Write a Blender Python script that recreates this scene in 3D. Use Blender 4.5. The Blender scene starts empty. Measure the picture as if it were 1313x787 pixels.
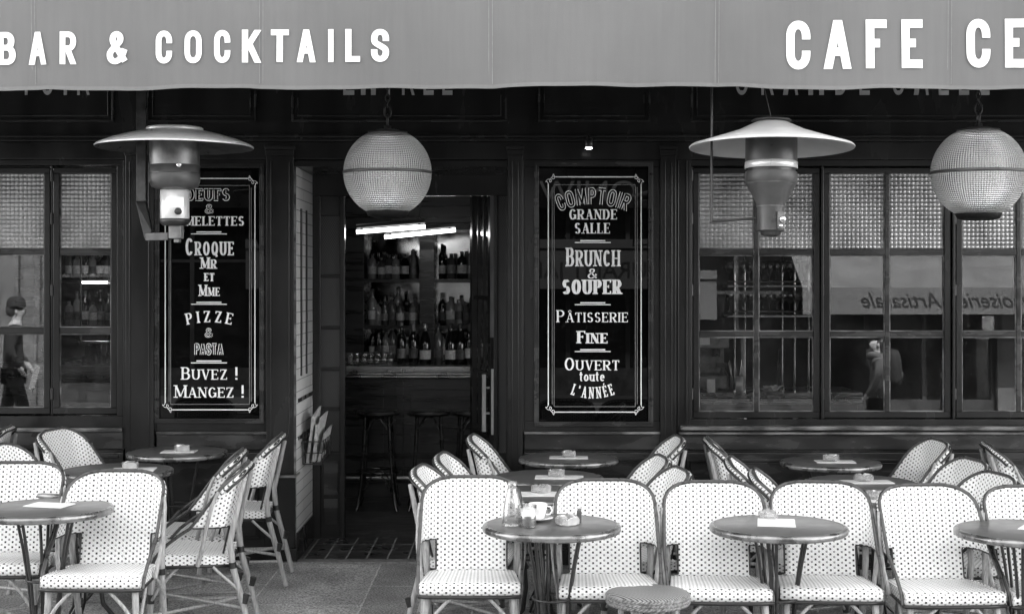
import bpy, math, random
from mathutils import Vector, Matrix
R = math.radians
PI = math.pi
S = bpy.context.scene
COL = S.collection

# ------------------------------------------------------------------ camera, sky, sun, exposure
DF, FP, H, CX, HY = 9.2, 1823.6, 1.81, 656.5, 363.0      # metres to the facade, focal length in photo pixels, eye height
cam_data = bpy.data.cameras.new('camera')
cam_data.lens = 50.0
cam_data.sensor_width = 36.0
cam_data.shift_y = -30.5 / 1313.0
cam_data.clip_start = 0.05
cam_data.clip_end = 2000.0
cam = bpy.data.objects.new('camera', cam_data)
cam.location = (0, -DF, H)
cam.rotation_euler = (R(90), 0, 0)
COL.objects.link(cam)
S.camera = cam

SUN_EL, SUN_AZ = 49.0, 14.0                               # behind the cafe, a little to its right
world = bpy.data.worlds.new('World')
S.world = world
world.use_nodes = True
wn = world.node_tree
wn.nodes.clear()
sky = wn.nodes.new('ShaderNodeTexSky')
sky.sky_type = 'NISHITA'
sky.sun_disc = False
sky.sun_elevation = R(SUN_EL)
sky.sun_rotation = R(SUN_AZ)
bw = wn.nodes.new('ShaderNodeRGBToBW')
bg = wn.nodes.new('ShaderNodeBackground')
bg.inputs['Strength'].default_value = 0.15
wo = wn.nodes.new('ShaderNodeOutputWorld')
wn.links.new(sky.outputs[0], bw.inputs[0])
wn.links.new(bw.outputs[0], bg.inputs['Color'])
wn.links.new(bg.outputs[0], wo.inputs['Surface'])

sun_data = bpy.data.lights.new('sun', 'SUN')
sun_data.energy = 2.0
sun_data.angle = R(0.6)
sun_data.color = (1, 1, 1)
sun = bpy.data.objects.new('sun', sun_data)
_sd = Vector((math.sin(R(SUN_AZ)) * math.cos(R(SUN_EL)), math.cos(R(SUN_AZ)) * math.cos(R(SUN_EL)), math.sin(R(SUN_EL))))
sun.rotation_euler = (-_sd).to_track_quat('-Z', 'Y').to_euler()
sun.location = _sd * 30
COL.objects.link(sun)

S.view_settings.view_transform = 'Standard'
S.view_settings.look = 'None'
S.view_settings.exposure = 3.65
S.view_settings.gamma = 1.0
S.view_settings.use_curve_mapping = False
S.cycles.use_denoising = True
S.cycles.max_bounces = 12
S.cycles.transparent_max_bounces = 16
S.cycles.caustics_reflective = False
S.cycles.caustics_refractive = False
S.cycles.sample_clamp_indirect = 4.0

# ------------------------------------------------------------------ helpers
def at(px, py, Z=DF):
    """photo pixel + distance from the lens plane -> world point"""
    return Vector(((px - CX) * Z / FP, Z - DF, H + (HY - py) * Z / FP))

def XX(px, Z=DF): return (px - CX) * Z / FP
def ZZ(py, Z=DF): return H + (HY - py) * Z / FP
def ground(x): return -0.015 * x                         # the pavement falls gently to the right

class MB:
    """collects shapes; build() links them as ONE mesh object"""
    def __init__(s):
        s.v = []; s.f = []; s.sm = []; s.uv = []; s.has_uv = False
    def add(s, vs, fs, smooth=False, uvs=None):
        b = len(s.v)
        s.v.extend([tuple(p) for p in vs])
        for i, f in enumerate(fs):
            s.f.append([b + k for k in f]); s.sm.append(smooth)
            s.uv.append(uvs[i] if uvs else None)
        if uvs: s.has_uv = True
        return s
    def box(s, x0, y0, z0, x1, y1, z1):
        x0, x1 = min(x0, x1), max(x0, x1); y0, y1 = min(y0, y1), max(y0, y1); z0, z1 = min(z0, z1), max(z0, z1)
        v = [(x0,y0,z0),(x1,y0,z0),(x1,y1,z0),(x0,y1,z0),(x0,y0,z1),(x1,y0,z1),(x1,y1,z1),(x0,y1,z1)]
        return s.add(v, [(0,3,2,1),(4,5,6,7),(0,1,5,4),(1,2,6,5),(2,3,7,6),(3,0,4,7)])
    def obox(s, M, sx, sy, sz):
        """box of full size sx sy sz centred in matrix M"""
        v = []
        for z in (-.5, .5):
            for x, y in ((-.5,-.5),(.5,-.5),(.5,.5),(-.5,.5)):
                v.append(M @ Vector((x*sx, y*sy, z*sz)))
        return s.add(v, [(0,3,2,1),(4,5,6,7),(0,1,5,4),(1,2,6,5),(2,3,7,6),(3,0,4,7)])
    def pb(s, px0, py0, px1, py1, y0, y1):
        """box on the facade given in photo pixels, from depth y0 to y1"""
        return s.box(XX(px0), y0, ZZ(py1), XX(px1), y1, ZZ(py0))
    def ring(s, px0, py0, px1, py1, w, y0, y1):
        """rectangular frame of width w pixels, butt jointed"""
        s.pb(px0, py0, px1, py0 + w, y0, y1); s.pb(px0, py1 - w, px1, py1, y0, y1)
        s.pb(px0, py0 + w, px0 + w, py1 - w, y0, y1); s.pb(px1 - w, py0 + w, px1, py1 - w, y0, y1)
        return s
    def tube(s, pts, r, n=8, caps=True, smooth=True, closed=False):
        pts = [Vector(p) for p in pts]
        m = len(pts)
        rs = r if isinstance(r, (list, tuple)) else [r] * m
        tang = []
        for i in range(m):
            if closed: t = pts[(i+1) % m] - pts[i-1]
            elif i == 0: t = pts[1] - pts[0]
            elif i == m-1: t = pts[-1] - pts[-2]
            else: t = (pts[i+1]-pts[i]).normalized() + (pts[i]-pts[i-1]).normalized()
            tang.append(t.normalized() if t.length > 1e-9 else Vector((0,0,1)))
        up = Vector((0,0,1)) if abs(tang[0].z) < .9 else Vector((1,0,0))
        nrm = (up - tang[0]*up.dot(tang[0])).normalized()
        vs = []
        for i in range(m):
            nrm = (nrm - tang[i]*nrm.dot(tang[i]))
            nrm = nrm.normalized() if nrm.length > 1e-6 else tang[i].orthogonal().normalized()
            bi = tang[i].cross(nrm)
            for k in range(n):
                a = 2*PI*k/n
                vs.append(pts[i] + (nrm*math.cos(a) + bi*math.sin(a))*rs[i])
        fs = []
        for i in range(m if closed else m-1):
            j = (i+1) % m
            for k in range(n):
                fs.append((i*n+k, i*n+(k+1) % n, j*n+(k+1) % n, j*n+k))
        s.add(vs, fs, smooth)
        if caps and not closed:
            s.add(vs[:n], [tuple(range(n-1, -1, -1))]); s.add(vs[-n:], [tuple(range(n))])
        return s
    def lathe(s, prof, c=(0,0,0), n=32, smooth=True, M=None, cap=True):
        """profile [(r,z)...] turned round the z axis"""
        vs = []
        for r, z in prof:
            for k in range(n):
                a = 2*PI*k/n
                p = Vector((r*math.cos(a), r*math.sin(a), z))
                p = (M @ p) if M else p + Vector(c)
                vs.append(p)
        fs = []
        for i in range(len(prof)-1):
            for k in range(n):
                fs.append((i*n+k, i*n+(k+1) % n, (i+1)*n+(k+1) % n, (i+1)*n+k))
        s.add(vs, fs, smooth)
        if cap:
            if prof[0][0] > 1e-4: s.add(vs[:n], [tuple(range(n-1, -1, -1))])
            if prof[-1][0] > 1e-4: s.add(vs[-n:], [tuple(range(n))])
        return s
    def grid(s, fn, nu, nv, smooth=True, uvfn=None):
        vs = [fn(i/nu, j/nv) for j in range(nv+1) for i in range(nu+1)]
        fs, uv = [], []
        for j in range(nv):
            for i in range(nu):
                fs.append((j*(nu+1)+i, j*(nu+1)+i+1, (j+1)*(nu+1)+i+1, (j+1)*(nu+1)+i))
                if uvfn: uv.append([uvfn(i/nu,j/nv), uvfn((i+1)/nu,j/nv), uvfn((i+1)/nu,(j+1)/nv), uvfn(i/nu,(j+1)/nv)])
        return s.add(vs, fs, smooth, uv if uvfn else None)
    def build(s, name, mat=None, parent=None, bevel=0.0, loc=None):
        me = bpy.data.meshes.new(name)
        me.from_pydata(s.v, [], s.f)
        if s.has_uv:
            ul = me.uv_layers.new(name='UVMap')
            li = 0
            for fi, f in enumerate(s.f):
                for k in range(len(f)):
                    ul.data[li].uv = s.uv[fi][k] if s.uv[fi] else (0, 0)
                    li += 1
        me.polygons.foreach_set('use_smooth', s.sm)
        if mat: me.materials.append(mat)
        me.update()
        o = bpy.data.objects.new(name, me)
        COL.objects.link(o)
        if parent: o.parent = parent
        if loc is not None: o.location = loc
        if bevel > 0:
            b = o.modifiers.new('bevel', 'BEVEL'); b.width = bevel; b.segments = 2; b.limit_method = 'ANGLE'; b.angle_limit = R(50)
        return o

def tag(o, label=None, cat=None, group=None, kind=None):
    if label: o['label'] = label
    if cat: o['category'] = cat
    if group: o['group'] = group
    if kind: o['kind'] = kind
    return o

def thing(name, label, cat, loc=(0,0,0), rz=0.0, group=None):
    o = bpy.data.objects.new(name, None)
    o.empty_display_size = .1
    COL.objects.link(o)
    o.location = loc; o.rotation_euler = (0, 0, rz)
    return tag(o, label, cat, group)

def copy_tree(o, parent=None):
    c = o.copy(); COL.objects.link(c)
    if parent: c.parent = parent
    for ch in list(o.children): copy_tree(ch, c)
    return c

# ------------------------------------------------------------------ materials (all neutral greys: the photograph is black and white)
def mat_new(name):
    m = bpy.data.materials.new(name); m.use_nodes = True
    nt = m.node_tree
    return m, nt, nt.nodes['Principled BSDF'], nt.nodes['Material Output']

def g(v): return (v, v, v, 1)

def setp(p, base=None, rough=None, metal=None, spec=None):
    if base is not None: p.inputs['Base Color'].default_value = g(base)
    if rough is not None: p.inputs['Roughness'].default_value = rough
    if metal is not None: p.inputs['Metallic'].default_value = metal
    if spec is not None: p.inputs['Specular IOR Level'].default_value = spec

def noise_mat(name, a, b, scale=8.0, rough=.5, metal=0.0, bump=.0, detail=6.0, stretch=(1,1,1), rvar=0.12, spec=.5, lo=.35, hi=.65):
    m, nt, p, out = mat_new(name)
    setp(p, a, rough, metal, spec)
    tc = nt.nodes.new('ShaderNodeTexCoord')
    mp = nt.nodes.new('ShaderNodeMapping'); mp.inputs['Scale'].default_value = stretch
    nz = nt.nodes.new('ShaderNodeTexNoise'); nz.inputs['Scale'].default_value = scale; nz.inputs['Detail'].default_value = detail
    mr = nt.nodes.new('ShaderNodeMapRange'); mr.inputs['From Min'].default_value = lo; mr.inputs['From Max'].default_value = hi
    mr.inputs['To Min'].default_value = a; mr.inputs['To Max'].default_value = b
    nt.links.new(tc.outputs['Object'], mp.inputs[0]); nt.links.new(mp.outputs[0], nz.inputs['Vector'])
    nt.links.new(nz.outputs['Fac'], mr.inputs[0]); nt.links.new(mr.outputs[0], p.inputs['Base Color'])
    r2 = nt.nodes.new('ShaderNodeMapRange'); r2.inputs['From Min'].default_value = .3; r2.inputs['From Max'].default_value = .7
    r2.inputs['To Min'].default_value = max(.004, rough - rvar); r2.inputs['To Max'].default_value = min(1, rough + rvar)
    nt.links.new(nz.outputs['Fac'], r2.inputs[0]); nt.links.new(r2.outputs[0], p.inputs['Roughness'])
    if bump:
        bp = nt.nodes.new('ShaderNodeBump'); bp.inputs['Strength'].default_value = bump; bp.inputs['Distance'].default_value = .01
        nt.links.new(nz.outputs['Fac'], bp.inputs['Height']); nt.links.new(bp.outputs[0], p.inputs['Normal'])
    return m

def emit_mat(name, strength):
    m, nt, p, out = mat_new(name)
    setp(p, .8, .5)
    p.inputs['Emission Color'].default_value = (1,1,1,1); p.inputs['Emission Strength'].default_value = strength
    return m

def math_n(nt, op, a, b=None, c=None):
    n = nt.nodes.new('ShaderNodeMath'); n.operation = op
    for i, v in enumerate((a, b, c)):
        if v is None: continue
        if isinstance(v, (int, float)): n.inputs[i].default_value = v
        else: nt.links.new(v, n.inputs[i])
    return n.outputs[0]

def glass_mat(name, gain=1.6, tint=.92, rough=0.0, dust_sheen=.02):
    """thin glazing: see through, with Fresnel reflection and a pale veil: dust, plus brightness painted into the ashtrays"""
    m, nt, p, out = mat_new(name)
    nt.nodes.remove(p)
    lw = nt.nodes.new('ShaderNodeLayerWeight'); lw.inputs['Blend'].default_value = .5
    k = math_n(nt, 'ADD', .042, math_n(nt, 'MULTIPLY', math_n(nt, 'POWER', lw.outputs['Facing'], 5.0), .9))
    k = math_n(nt, 'MINIMUM', math_n(nt, 'MULTIPLY', k, gain), 1.0)
    tr = nt.nodes.new('ShaderNodeBsdfTransparent'); tr.inputs[0].default_value = g(tint)
    gl = nt.nodes.new('ShaderNodeBsdfGlossy'); gl.inputs['Roughness'].default_value = rough; gl.inputs['Color'].default_value = g(1)
    mx = nt.nodes.new('ShaderNodeMixShader')
    nt.links.new(k, mx.inputs[0]); nt.links.new(tr.outputs[0], mx.inputs[1]); nt.links.new(gl.outputs[0], mx.inputs[2])
    df = nt.nodes.new('ShaderNodeBsdfDiffuse'); df.inputs[0].default_value = g(.6)
    tc = nt.nodes.new('ShaderNodeTexCoord')
    nz = nt.nodes.new('ShaderNodeTexNoise'); nz.inputs['Scale'].default_value = 5; nz.inputs['Detail'].default_value = 8
    nt.links.new(tc.outputs['Object'], nz.inputs['Vector'])
    dm = math_n(nt, 'MULTIPLY', math_n(nt, 'POWER', nz.outputs['Fac'], 3.0), dust_sheen * 5)
    m2 = nt.nodes.new('ShaderNodeMixShader')
    nt.links.new(dm, m2.inputs[0]); nt.links.new(mx.outputs[0], m2.inputs[1]); nt.links.new(df.outputs[0], m2.inputs[2])
    nt.links.new(m2.outputs[0], out.inputs['Surface'])
    return m

def weave_mat(name, white=.8, black=.005, grey=.26, px=.0355, py=.0121):
    m, nt, p, out = mat_new(name)
    uv = nt.nodes.new('ShaderNodeUVMap')
    sp = nt.nodes.new('ShaderNodeSeparateXYZ'); nt.links.new(uv.outputs[0], sp.inputs[0])
    u = math_n(nt, 'DIVIDE', sp.outputs[0], px); v = math_n(nt, 'DIVIDE', sp.outputs[1], py)
    row = math_n(nt, 'FLOOR', v)
    par = math_n(nt, 'FLOORED_MODULO', row, 2.0)
    fx = math_n(nt, 'FRACT', math_n(nt, 'ADD', u, math_n(nt, 'MULTIPLY', par, .5)))
    fy = math_n(nt, 'FRACT', v)
    ax = math_n(nt, 'ABSOLUTE', math_n(nt, 'SUBTRACT', fx, .5)); ay = math_n(nt, 'ABSOLUTE', math_n(nt, 'SUBTRACT', fy, .5))
    dot = math_n(nt, 'MULTIPLY', math_n(nt, 'LESS_THAN', ax, .128), math_n(nt, 'LESS_THAN', ay, .37))
    nz = nt.nodes.new('ShaderNodeTexNoise'); nz.inputs['Scale'].default_value = 60
    nt.links.new(uv.outputs[0], nz.inputs['Vector'])
    tone = math_n(nt, 'ADD', black, math_n(nt, 'MULTIPLY', par, grey - black))
    tone = math_n(nt, 'MULTIPLY', tone, math_n(nt, 'ADD', .5, nz.outputs['Fac']))
    oi = nt.nodes.new('ShaderNodeObjectInfo')
    n9 = nt.nodes.new('ShaderNodeTexNoise'); n9.noise_dimensions = '4D'; n9.inputs['Scale'].default_value = 7; n9.inputs['Detail'].default_value = 6
    nt.links.new(uv.outputs[0], n9.inputs['Vector']); nt.links.new(math_n(nt, 'MULTIPLY', oi.outputs['Random'], 40.0), n9.inputs['W'])
    wear = math_n(nt, 'ADD', .74, math_n(nt, 'ADD', math_n(nt, 'MULTIPLY', n9.outputs['Fac'], .34), math_n(nt, 'MULTIPLY', oi.outputs['Random'], .08)))
    base = math_n(nt, 'MULTIPLY', wear, math_n(nt, 'ADD', white - .06, math_n(nt, 'MULTIPLY', nz.outputs['Fac'], .12)))
    col = math_n(nt, 'ADD', math_n(nt, 'MULTIPLY', base, math_n(nt, 'SUBTRACT', 1.0, dot)), math_n(nt, 'MULTIPLY', tone, dot))
    nt.links.new(col, p.inputs['Base Color'])
    wx = math_n(nt, 'SINE', math_n(nt, 'MULTIPLY', u, 6*PI)); wy = math_n(nt, 'SINE', math_n(nt, 'MULTIPLY', v, 2*PI))
    hgt = math_n(nt, 'SUBTRACT', math_n(nt, 'MULTIPLY', wx, wy), math_n(nt, 'MULTIPLY', dot, 1.5))
    bp = nt.nodes.new('ShaderNodeBump'); bp.inputs['Strength'].default_value = .5; bp.inputs['Distance'].default_value = .0015
    nt.links.new(hgt, bp.inputs['Height']); nt.links.new(bp.outputs[0], p.inputs['Normal'])
    setp(p, None, .42)
    return m

def dash_mat(name, a, b, period=.03, duty=.5):
    """rattan binding: dark and pale wraps along the rod (object space)"""
    m, nt, p, out = mat_new(name)
    tc = nt.nodes.new('ShaderNodeTexCoord'); sp = nt.nodes.new('ShaderNodeSeparateXYZ'); nt.links.new(tc.outputs['Object'], sp.inputs[0])
    q = math_n(nt, 'ADD', math_n(nt, 'ADD', sp.outputs[0], sp.outputs[1]), sp.outputs[2])
    d = math_n(nt, 'LESS_THAN', math_n(nt, 'FRACT', math_n(nt, 'DIVIDE', q, period)), duty)
    nt.links.new(math_n(nt, 'ADD', a, math_n(nt, 'MULTIPLY', d, b - a)), p.inputs['Base Color'])
    setp(p, None, .4)
    return m

def slab_mat(name):
    m, nt, p, out = mat_new(name)
    tc = nt.nodes.new('ShaderNodeTexCoord')
    mp = nt.nodes.new('ShaderNodeMapping'); mp.inputs['Rotation'].default_value = (0, 0, R(90)); mp.inputs['Location'].default_value = (.31, .22, 0)
    nt.links.new(tc.outputs['Object'], mp.inputs[0])
    br = nt.nodes.new('ShaderNodeTexBrick'); br.inputs['Scale'].default_value = 1.0
    br.inputs['Brick Width'].default_value = 1.05; br.inputs['Row Height'].default_value = .62; br.inputs['Mortar Size'].default_value = .006
    br.inputs['Color1'].default_value = g(.25); br.inputs['Color2'].default_value = g(.37); br.inputs['Mortar'].default_value = g(.5)
    br.inputs['Mortar Smooth'].default_value = .3
    nt.links.new(mp.outputs[0], br.inputs['Vector'])
    n1 = nt.nodes.new('ShaderNodeTexNoise'); n1.inputs['Scale'].default_value = 95; n1.inputs['Detail'].default_value = 4
    n2 = nt.nodes.new('ShaderNodeTexNoise'); n2.inputs['Scale'].default_value = 2.2; n2.inputs['Detail'].default_value = 8
    for n in (n1, n2): nt.links.new(tc.outputs['Object'], n.inputs['Vector'])
    sp = nt.nodes.new('ShaderNodeMapRange'); sp.inputs['From Min'].default_value = .3; sp.inputs['From Max'].default_value = .7
    sp.inputs['To Min'].default_value = .2; sp.inputs['To Max'].default_value = 1.9
    nt.links.new(n1.outputs['Fac'], sp.inputs[0])
    s2 = nt.nodes.new('ShaderNodeMapRange'); s2.inputs['From Min'].default_value = .3; s2.inputs['From Max'].default_value = .7
    s2.inputs['To Min'].default_value = .6; s2.inputs['To Max'].default_value = 1.35
    nt.links.new(n2.outputs['Fac'], s2.inputs[0])
    b = nt.nodes.new('ShaderNodeRGBToBW'); nt.links.new(br.outputs['Color'], b.inputs[0])
    nt.links.new(math_n(nt, 'MULTIPLY', math_n(nt, 'MULTIPLY', b.outputs[0], sp.outputs[0]), s2.outputs[0]), p.inputs['Base Color'])
    bp = nt.nodes.new('ShaderNodeBump'); bp.inputs['Strength'].default_value = .5; bp.inputs['Distance'].default_value = .004
    nt.links.new(math_n(nt, 'SUBTRACT', n1.outputs['Fac'], math_n(nt, 'MULTIPLY', br.outputs['Fac'], 1.2)), bp.inputs['Height']); nt.links.new(bp.outputs[0], p.inputs['Normal'])
    setp(p, None, .72)
    return m

def tile_mat(name, w, h, c1, c2, mortar, msize, rough, axis='XZ', offset=0.0):
    m, nt, p, out = mat_new(name)
    tc = nt.nodes.new('ShaderNodeTexCoord'); sp = nt.nodes.new('ShaderNodeSeparateXYZ'); cb = nt.nodes.new('ShaderNodeCombineXYZ')
    nt.links.new(tc.outputs['Object'], sp.inputs[0])
    for i, a in enumerate(axis): nt.links.new(sp.outputs['XYZ'.index(a)], cb.inputs[i])
    br = nt.nodes.new('ShaderNodeTexBrick'); br.offset = offset; br.inputs['Scale'].default_value = 1
    br.inputs['Brick Width'].default_value = w; br.inputs['Row Height'].default_value = h; br.inputs['Mortar Size'].default_value = msize
    br.inputs['Color1'].default_value = g(c1); br.inputs['Color2'].default_value = g(c2); br.inputs['Mortar'].default_value = g(mortar)
    nt.links.new(cb.outputs[0], br.inputs['Vector']); nt.links.new(br.outputs['Color'], p.inputs['Base Color'])
    nz = nt.nodes.new('ShaderNodeTexNoise'); nz.inputs['Scale'].default_value = 6
    nt.links.new(tc.outputs['Object'], nz.inputs['Vector'])
    bp = nt.nodes.new('ShaderNodeBump'); bp.inputs['Strength'].default_value = .6; bp.inputs['Distance'].default_value = .004; bp.invert = True
    nt.links.new(br.outputs['Fac'], bp.inputs['Height']); nt.links.new(bp.outputs[0], p.inputs['Normal'])
    nt.links.new(math_n(nt, 'MULTIPLY', nz.outputs['Fac'], rough * 2), p.inputs['Roughness'])
    return m

def pressed_glass_mat(name, pitch=.0278):
    """pressed glazing: a grid of small lenses that scatters the light"""
    m, nt, p, out = mat_new(name)
    tc = nt.nodes.new('ShaderNodeTexCoord'); sp = nt.nodes.new('ShaderNodeSeparateXYZ'); nt.links.new(tc.outputs['Object'], sp.inputs[0])
    sx = math_n(nt, 'ABSOLUTE', math_n(nt, 'SINE', math_n(nt, 'MULTIPLY', sp.outputs[0], PI/pitch)))
    sz = math_n(nt, 'ABSOLUTE', math_n(nt, 'SINE', math_n(nt, 'MULTIPLY', sp.outputs[2], PI/pitch)))
    hgt = math_n(nt, 'ADD', sx, sz)
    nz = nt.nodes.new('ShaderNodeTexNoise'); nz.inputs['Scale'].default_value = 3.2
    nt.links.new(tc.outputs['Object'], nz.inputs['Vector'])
    bp = nt.nodes.new('ShaderNodeBump'); bp.inputs['Strength'].default_value = 1.0; bp.inputs['Distance'].default_value = .0015
    nt.links.new(hgt, bp.inputs['Height'])
    nt.nodes.remove(p)
    gl = nt.nodes.new('ShaderNodeBsdfGlossy'); gl.inputs['Roughness'].default_value = .22; gl.inputs['Color'].default_value = g(.95)
    tl = nt.nodes.new('ShaderNodeBsdfTranslucent'); tl.inputs['Color'].default_value = g(.5)
    df = nt.nodes.new('ShaderNodeBsdfDiffuse'); df.inputs['Color'].default_value = g(.24)
    nt.links.new(math_n(nt, 'SUBTRACT', math_n(nt, 'MULTIPLY', nz.outputs['Fac'], 1.0), .24), df.inputs['Color'])  # noise in the colour paints uneven reflections into the panes
    for n in (gl, tl, df): nt.links.new(bp.outputs[0], n.inputs['Normal'])
    m1 = nt.nodes.new('ShaderNodeMixShader'); m1.inputs[0].default_value = .55
    nt.links.new(tl.outputs[0], m1.inputs[1]); nt.links.new(df.outputs[0], m1.inputs[2])
    fr = nt.nodes.new('ShaderNodeFresnel'); fr.inputs['IOR'].default_value = 1.5; nt.links.new(bp.outputs[0], fr.inputs['Normal'])
    m2 = nt.nodes.new('ShaderNodeMixShader')
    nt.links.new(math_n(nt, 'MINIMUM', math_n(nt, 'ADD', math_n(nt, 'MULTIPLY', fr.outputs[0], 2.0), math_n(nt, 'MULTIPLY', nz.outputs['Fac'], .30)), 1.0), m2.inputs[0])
    nt.links.new(m1.outputs[0], m2.inputs[1]); nt.links.new(gl.outputs[0], m2.inputs[2])
    nt.links.new(m2.outputs[0], out.inputs['Surface'])
    return m

def prism_glass_mat(name):
    """ribbed globe glass: fine meridians and parallels, half translucent"""
    m, nt, p, out = mat_new(name)
    tc = nt.nodes.new('ShaderNodeTexCoord'); sp = nt.nodes.new('ShaderNodeSeparateXYZ'); nt.links.new(tc.outputs['Object'], sp.inputs[0])
    ang = math_n(nt, 'ARCTAN2', sp.outputs[0], sp.outputs[1])
    s1 = math_n(nt, 'SINE', math_n(nt, 'MULTIPLY', ang, 110.0))
    s2 = math_n(nt, 'SINE', math_n(nt, 'MULTIPLY', sp.outputs[2], 2*PI/.0095))
    hgt = math_n(nt, 'ADD', s1, s2)
    bp = nt.nodes.new('ShaderNodeBump'); bp.inputs['Strength'].default_value = .9; bp.inputs['Distance'].default_value = .0035
    nt.links.new(hgt, bp.inputs['Height'])
    nt.nodes.remove(p)
    gl = nt.nodes.new('ShaderNodeBsdfGlossy'); gl.inputs['Roughness'].default_value = .13; gl.inputs['Color'].default_value = g(1)
    tl = nt.nodes.new('ShaderNodeBsdfTranslucent'); tl.inputs['Color'].default_value = g(.8)
    df = nt.nodes.new('ShaderNodeBsdfDiffuse')
    tp = nt.nodes.new('ShaderNodeBsdfTransparent'); tp.inputs[0].default_value = g(.95)
    rib_shade = math_n(nt, 'MAXIMUM', math_n(nt, 'GREATER_THAN', s1, .6), math_n(nt, 'GREATER_THAN', s2, .65))
    nt.links.new(math_n(nt, 'SUBTRACT', .93, math_n(nt, 'MULTIPLY', rib_shade, .32)), df.inputs['Color'])  # ribs darkened in the colour to shade their relief
    for n in (gl, tl, df): nt.links.new(bp.outputs[0], n.inputs['Normal'])
    m1 = nt.nodes.new('ShaderNodeMixShader'); m1.inputs[0].default_value = .72
    nt.links.new(tl.outputs[0], m1.inputs[1]); nt.links.new(df.outputs[0], m1.inputs[2])
    m0 = nt.nodes.new('ShaderNodeMixShader'); m0.inputs[0].default_value = .12
    nt.links.new(m1.outputs[0], m0.inputs[1]); nt.links.new(tp.outputs[0], m0.inputs[2])
    m2 = nt.nodes.new('ShaderNodeMixShader')
    lw = nt.nodes.new('ShaderNodeLayerWeight'); lw.inputs['Blend'].default_value = .35; nt.links.new(bp.outputs[0], lw.inputs['Normal'])
    nt.links.new(math_n(nt, 'MINIMUM', math_n(nt, 'ADD', lw.outputs['Fresnel'], .24), 1.0), m2.inputs[0])
    nt.links.new(m0.outputs[0], m2.inputs[1]); nt.links.new(gl.outputs[0], m2.inputs[2])
    nt.links.new(m2.outputs[0], out.inputs['Surface'])
    return m

def mesh_screen_mat(name, pitch=.016):
    """expanded metal mesh: diamond lattice over a dark backing"""
    m, nt, p, out = mat_new(name)
    tc = nt.nodes.new('ShaderNodeTexCoord'); sp = nt.nodes.new('ShaderNodeSeparateXYZ'); nt.links.new(tc.outputs['Object'], sp.inputs[0])
    x = math_n(nt, 'DIVIDE', math_n(nt, 'ADD', sp.outputs[0], sp.outputs[1]), pitch); z = math_n(nt, 'DIVIDE', sp.outputs[2], pitch*1.6)
    a = math_n(nt, 'ABSOLUTE', math_n(nt, 'SUBTRACT', math_n(nt, 'FRACT', math_n(nt, 'ADD', x, z)), .5))
    b = math_n(nt, 'ABSOLUTE', math_n(nt, 'SUBTRACT', math_n(nt, 'FRACT', math_n(nt, 'SUBTRACT', x, z)), .5))
    k = math_n(nt, 'LESS_THAN', math_n(nt, 'MINIMUM', a, b), .09)
    nt.links.new(math_n(nt, 'ADD', .008, math_n(nt, 'MULTIPLY', k, .1)), p.inputs['Base Color'])
    nt.links.new(math_n(nt, 'MULTIPLY', k, .8), p.inputs['Metallic'])
    setp(p, None, .4)
    return m

def cloth_mat(name, v):
    m, nt, p, out = mat_new(name)
    tc = nt.nodes.new('ShaderNodeTexCoord')
    mp = nt.nodes.new('ShaderNodeMapping'); mp.inputs['Scale'].default_value = (9, 1, .6)
    nz = nt.nodes.new('ShaderNodeTexNoise'); nz.inputs['Scale'].default_value = 4; nz.inputs['Detail'].default_value = 10
    n2 = nt.nodes.new('ShaderNodeTexNoise'); n2.inputs['Scale'].default_value = 1.1; n2.inputs['Detail'].default_value = 5
    n3 = nt.nodes.new('ShaderNodeTexNoise'); n3.inputs['Scale'].default_value = 400
    nt.links.new(tc.outputs['Object'], mp.inputs[0]); nt.links.new(mp.outputs[0], nz.inputs['Vector'])
    nt.links.new(tc.outputs['Object'], n2.inputs['Vector']); nt.links.new(tc.outputs['Object'], n3.inputs['Vector'])
    a = math_n(nt, 'MULTIPLY', math_n(nt, 'ADD', .93, math_n(nt, 'MULTIPLY', nz.outputs['Fac'], .14)), v)
    a = math_n(nt, 'MULTIPLY', a, math_n(nt, 'ADD', .76, math_n(nt, 'MULTIPLY', n2.outputs['Fac'], .48)))
    nt.links.new(a, p.inputs['Base Color'])
    bp = nt.nodes.new('ShaderNodeBump'); bp.inputs['Strength'].default_value = .25; bp.inputs['Distance'].default_value = .002
    nt.links.new(math_n(nt, 'ADD', n3.outputs['Fac'], math_n(nt, 'MULTIPLY', nz.outputs['Fac'], 2.0)), bp.inputs['Height']); nt.links.new(bp.outputs[0], p.inputs['Normal'])
    setp(p, None, .85, None, .2)
    return m

M_PAINT = noise_mat('dark_paint', .014, .021, 5, .22, bump=.05, stretch=(1,1,.25), spec=.33, rvar=.08)
M_PAINT2 = noise_mat('worn_paint', .020, .060, 9, .26, lo=.42, hi=.78, bump=.07, stretch=(.3,1,1), spec=.42)
M_WORN = noise_mat('chipped_edge_paint', .035, .26, 14, .42, stretch=(.35,1,1), lo=.40, hi=.72)
M_BLACKGLASS = noise_mat('black_sign_glass', .002, .003, 3, .004, rvar=.0, spec=.24)
M_WHITE = noise_mat('white_lettering', .86, .90, 20, .5)
M_GREYLINE = noise_mat('grey_lettering', .16, .22, 20, .5)
M_FASCIA = noise_mat('dull_metal_letters', .34, .44, 12, .45)
M_AWN = cloth_mat('awning_canvas', .158)
M_CANOPY = cloth_mat('shaded_canopy_canvas', .12)  # valance canvas darkened in colour for the shade under the canopy
M_HEM = cloth_mat('awning_hem_canvas', .185)
M_STITCH = noise_mat('stitching', .21, .27, 40, .8)
M_GLASS = glass_mat('window_glass', gain=1.4, tint=.86, dust_sheen=.008)
M_CLEAR = glass_mat('clear_drinking_glass', gain=3.0, tint=.86, rough=.02, dust_sheen=.07)
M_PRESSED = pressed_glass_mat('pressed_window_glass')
M_PRISM = prism_glass_mat('ribbed_globe_glass')
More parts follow.
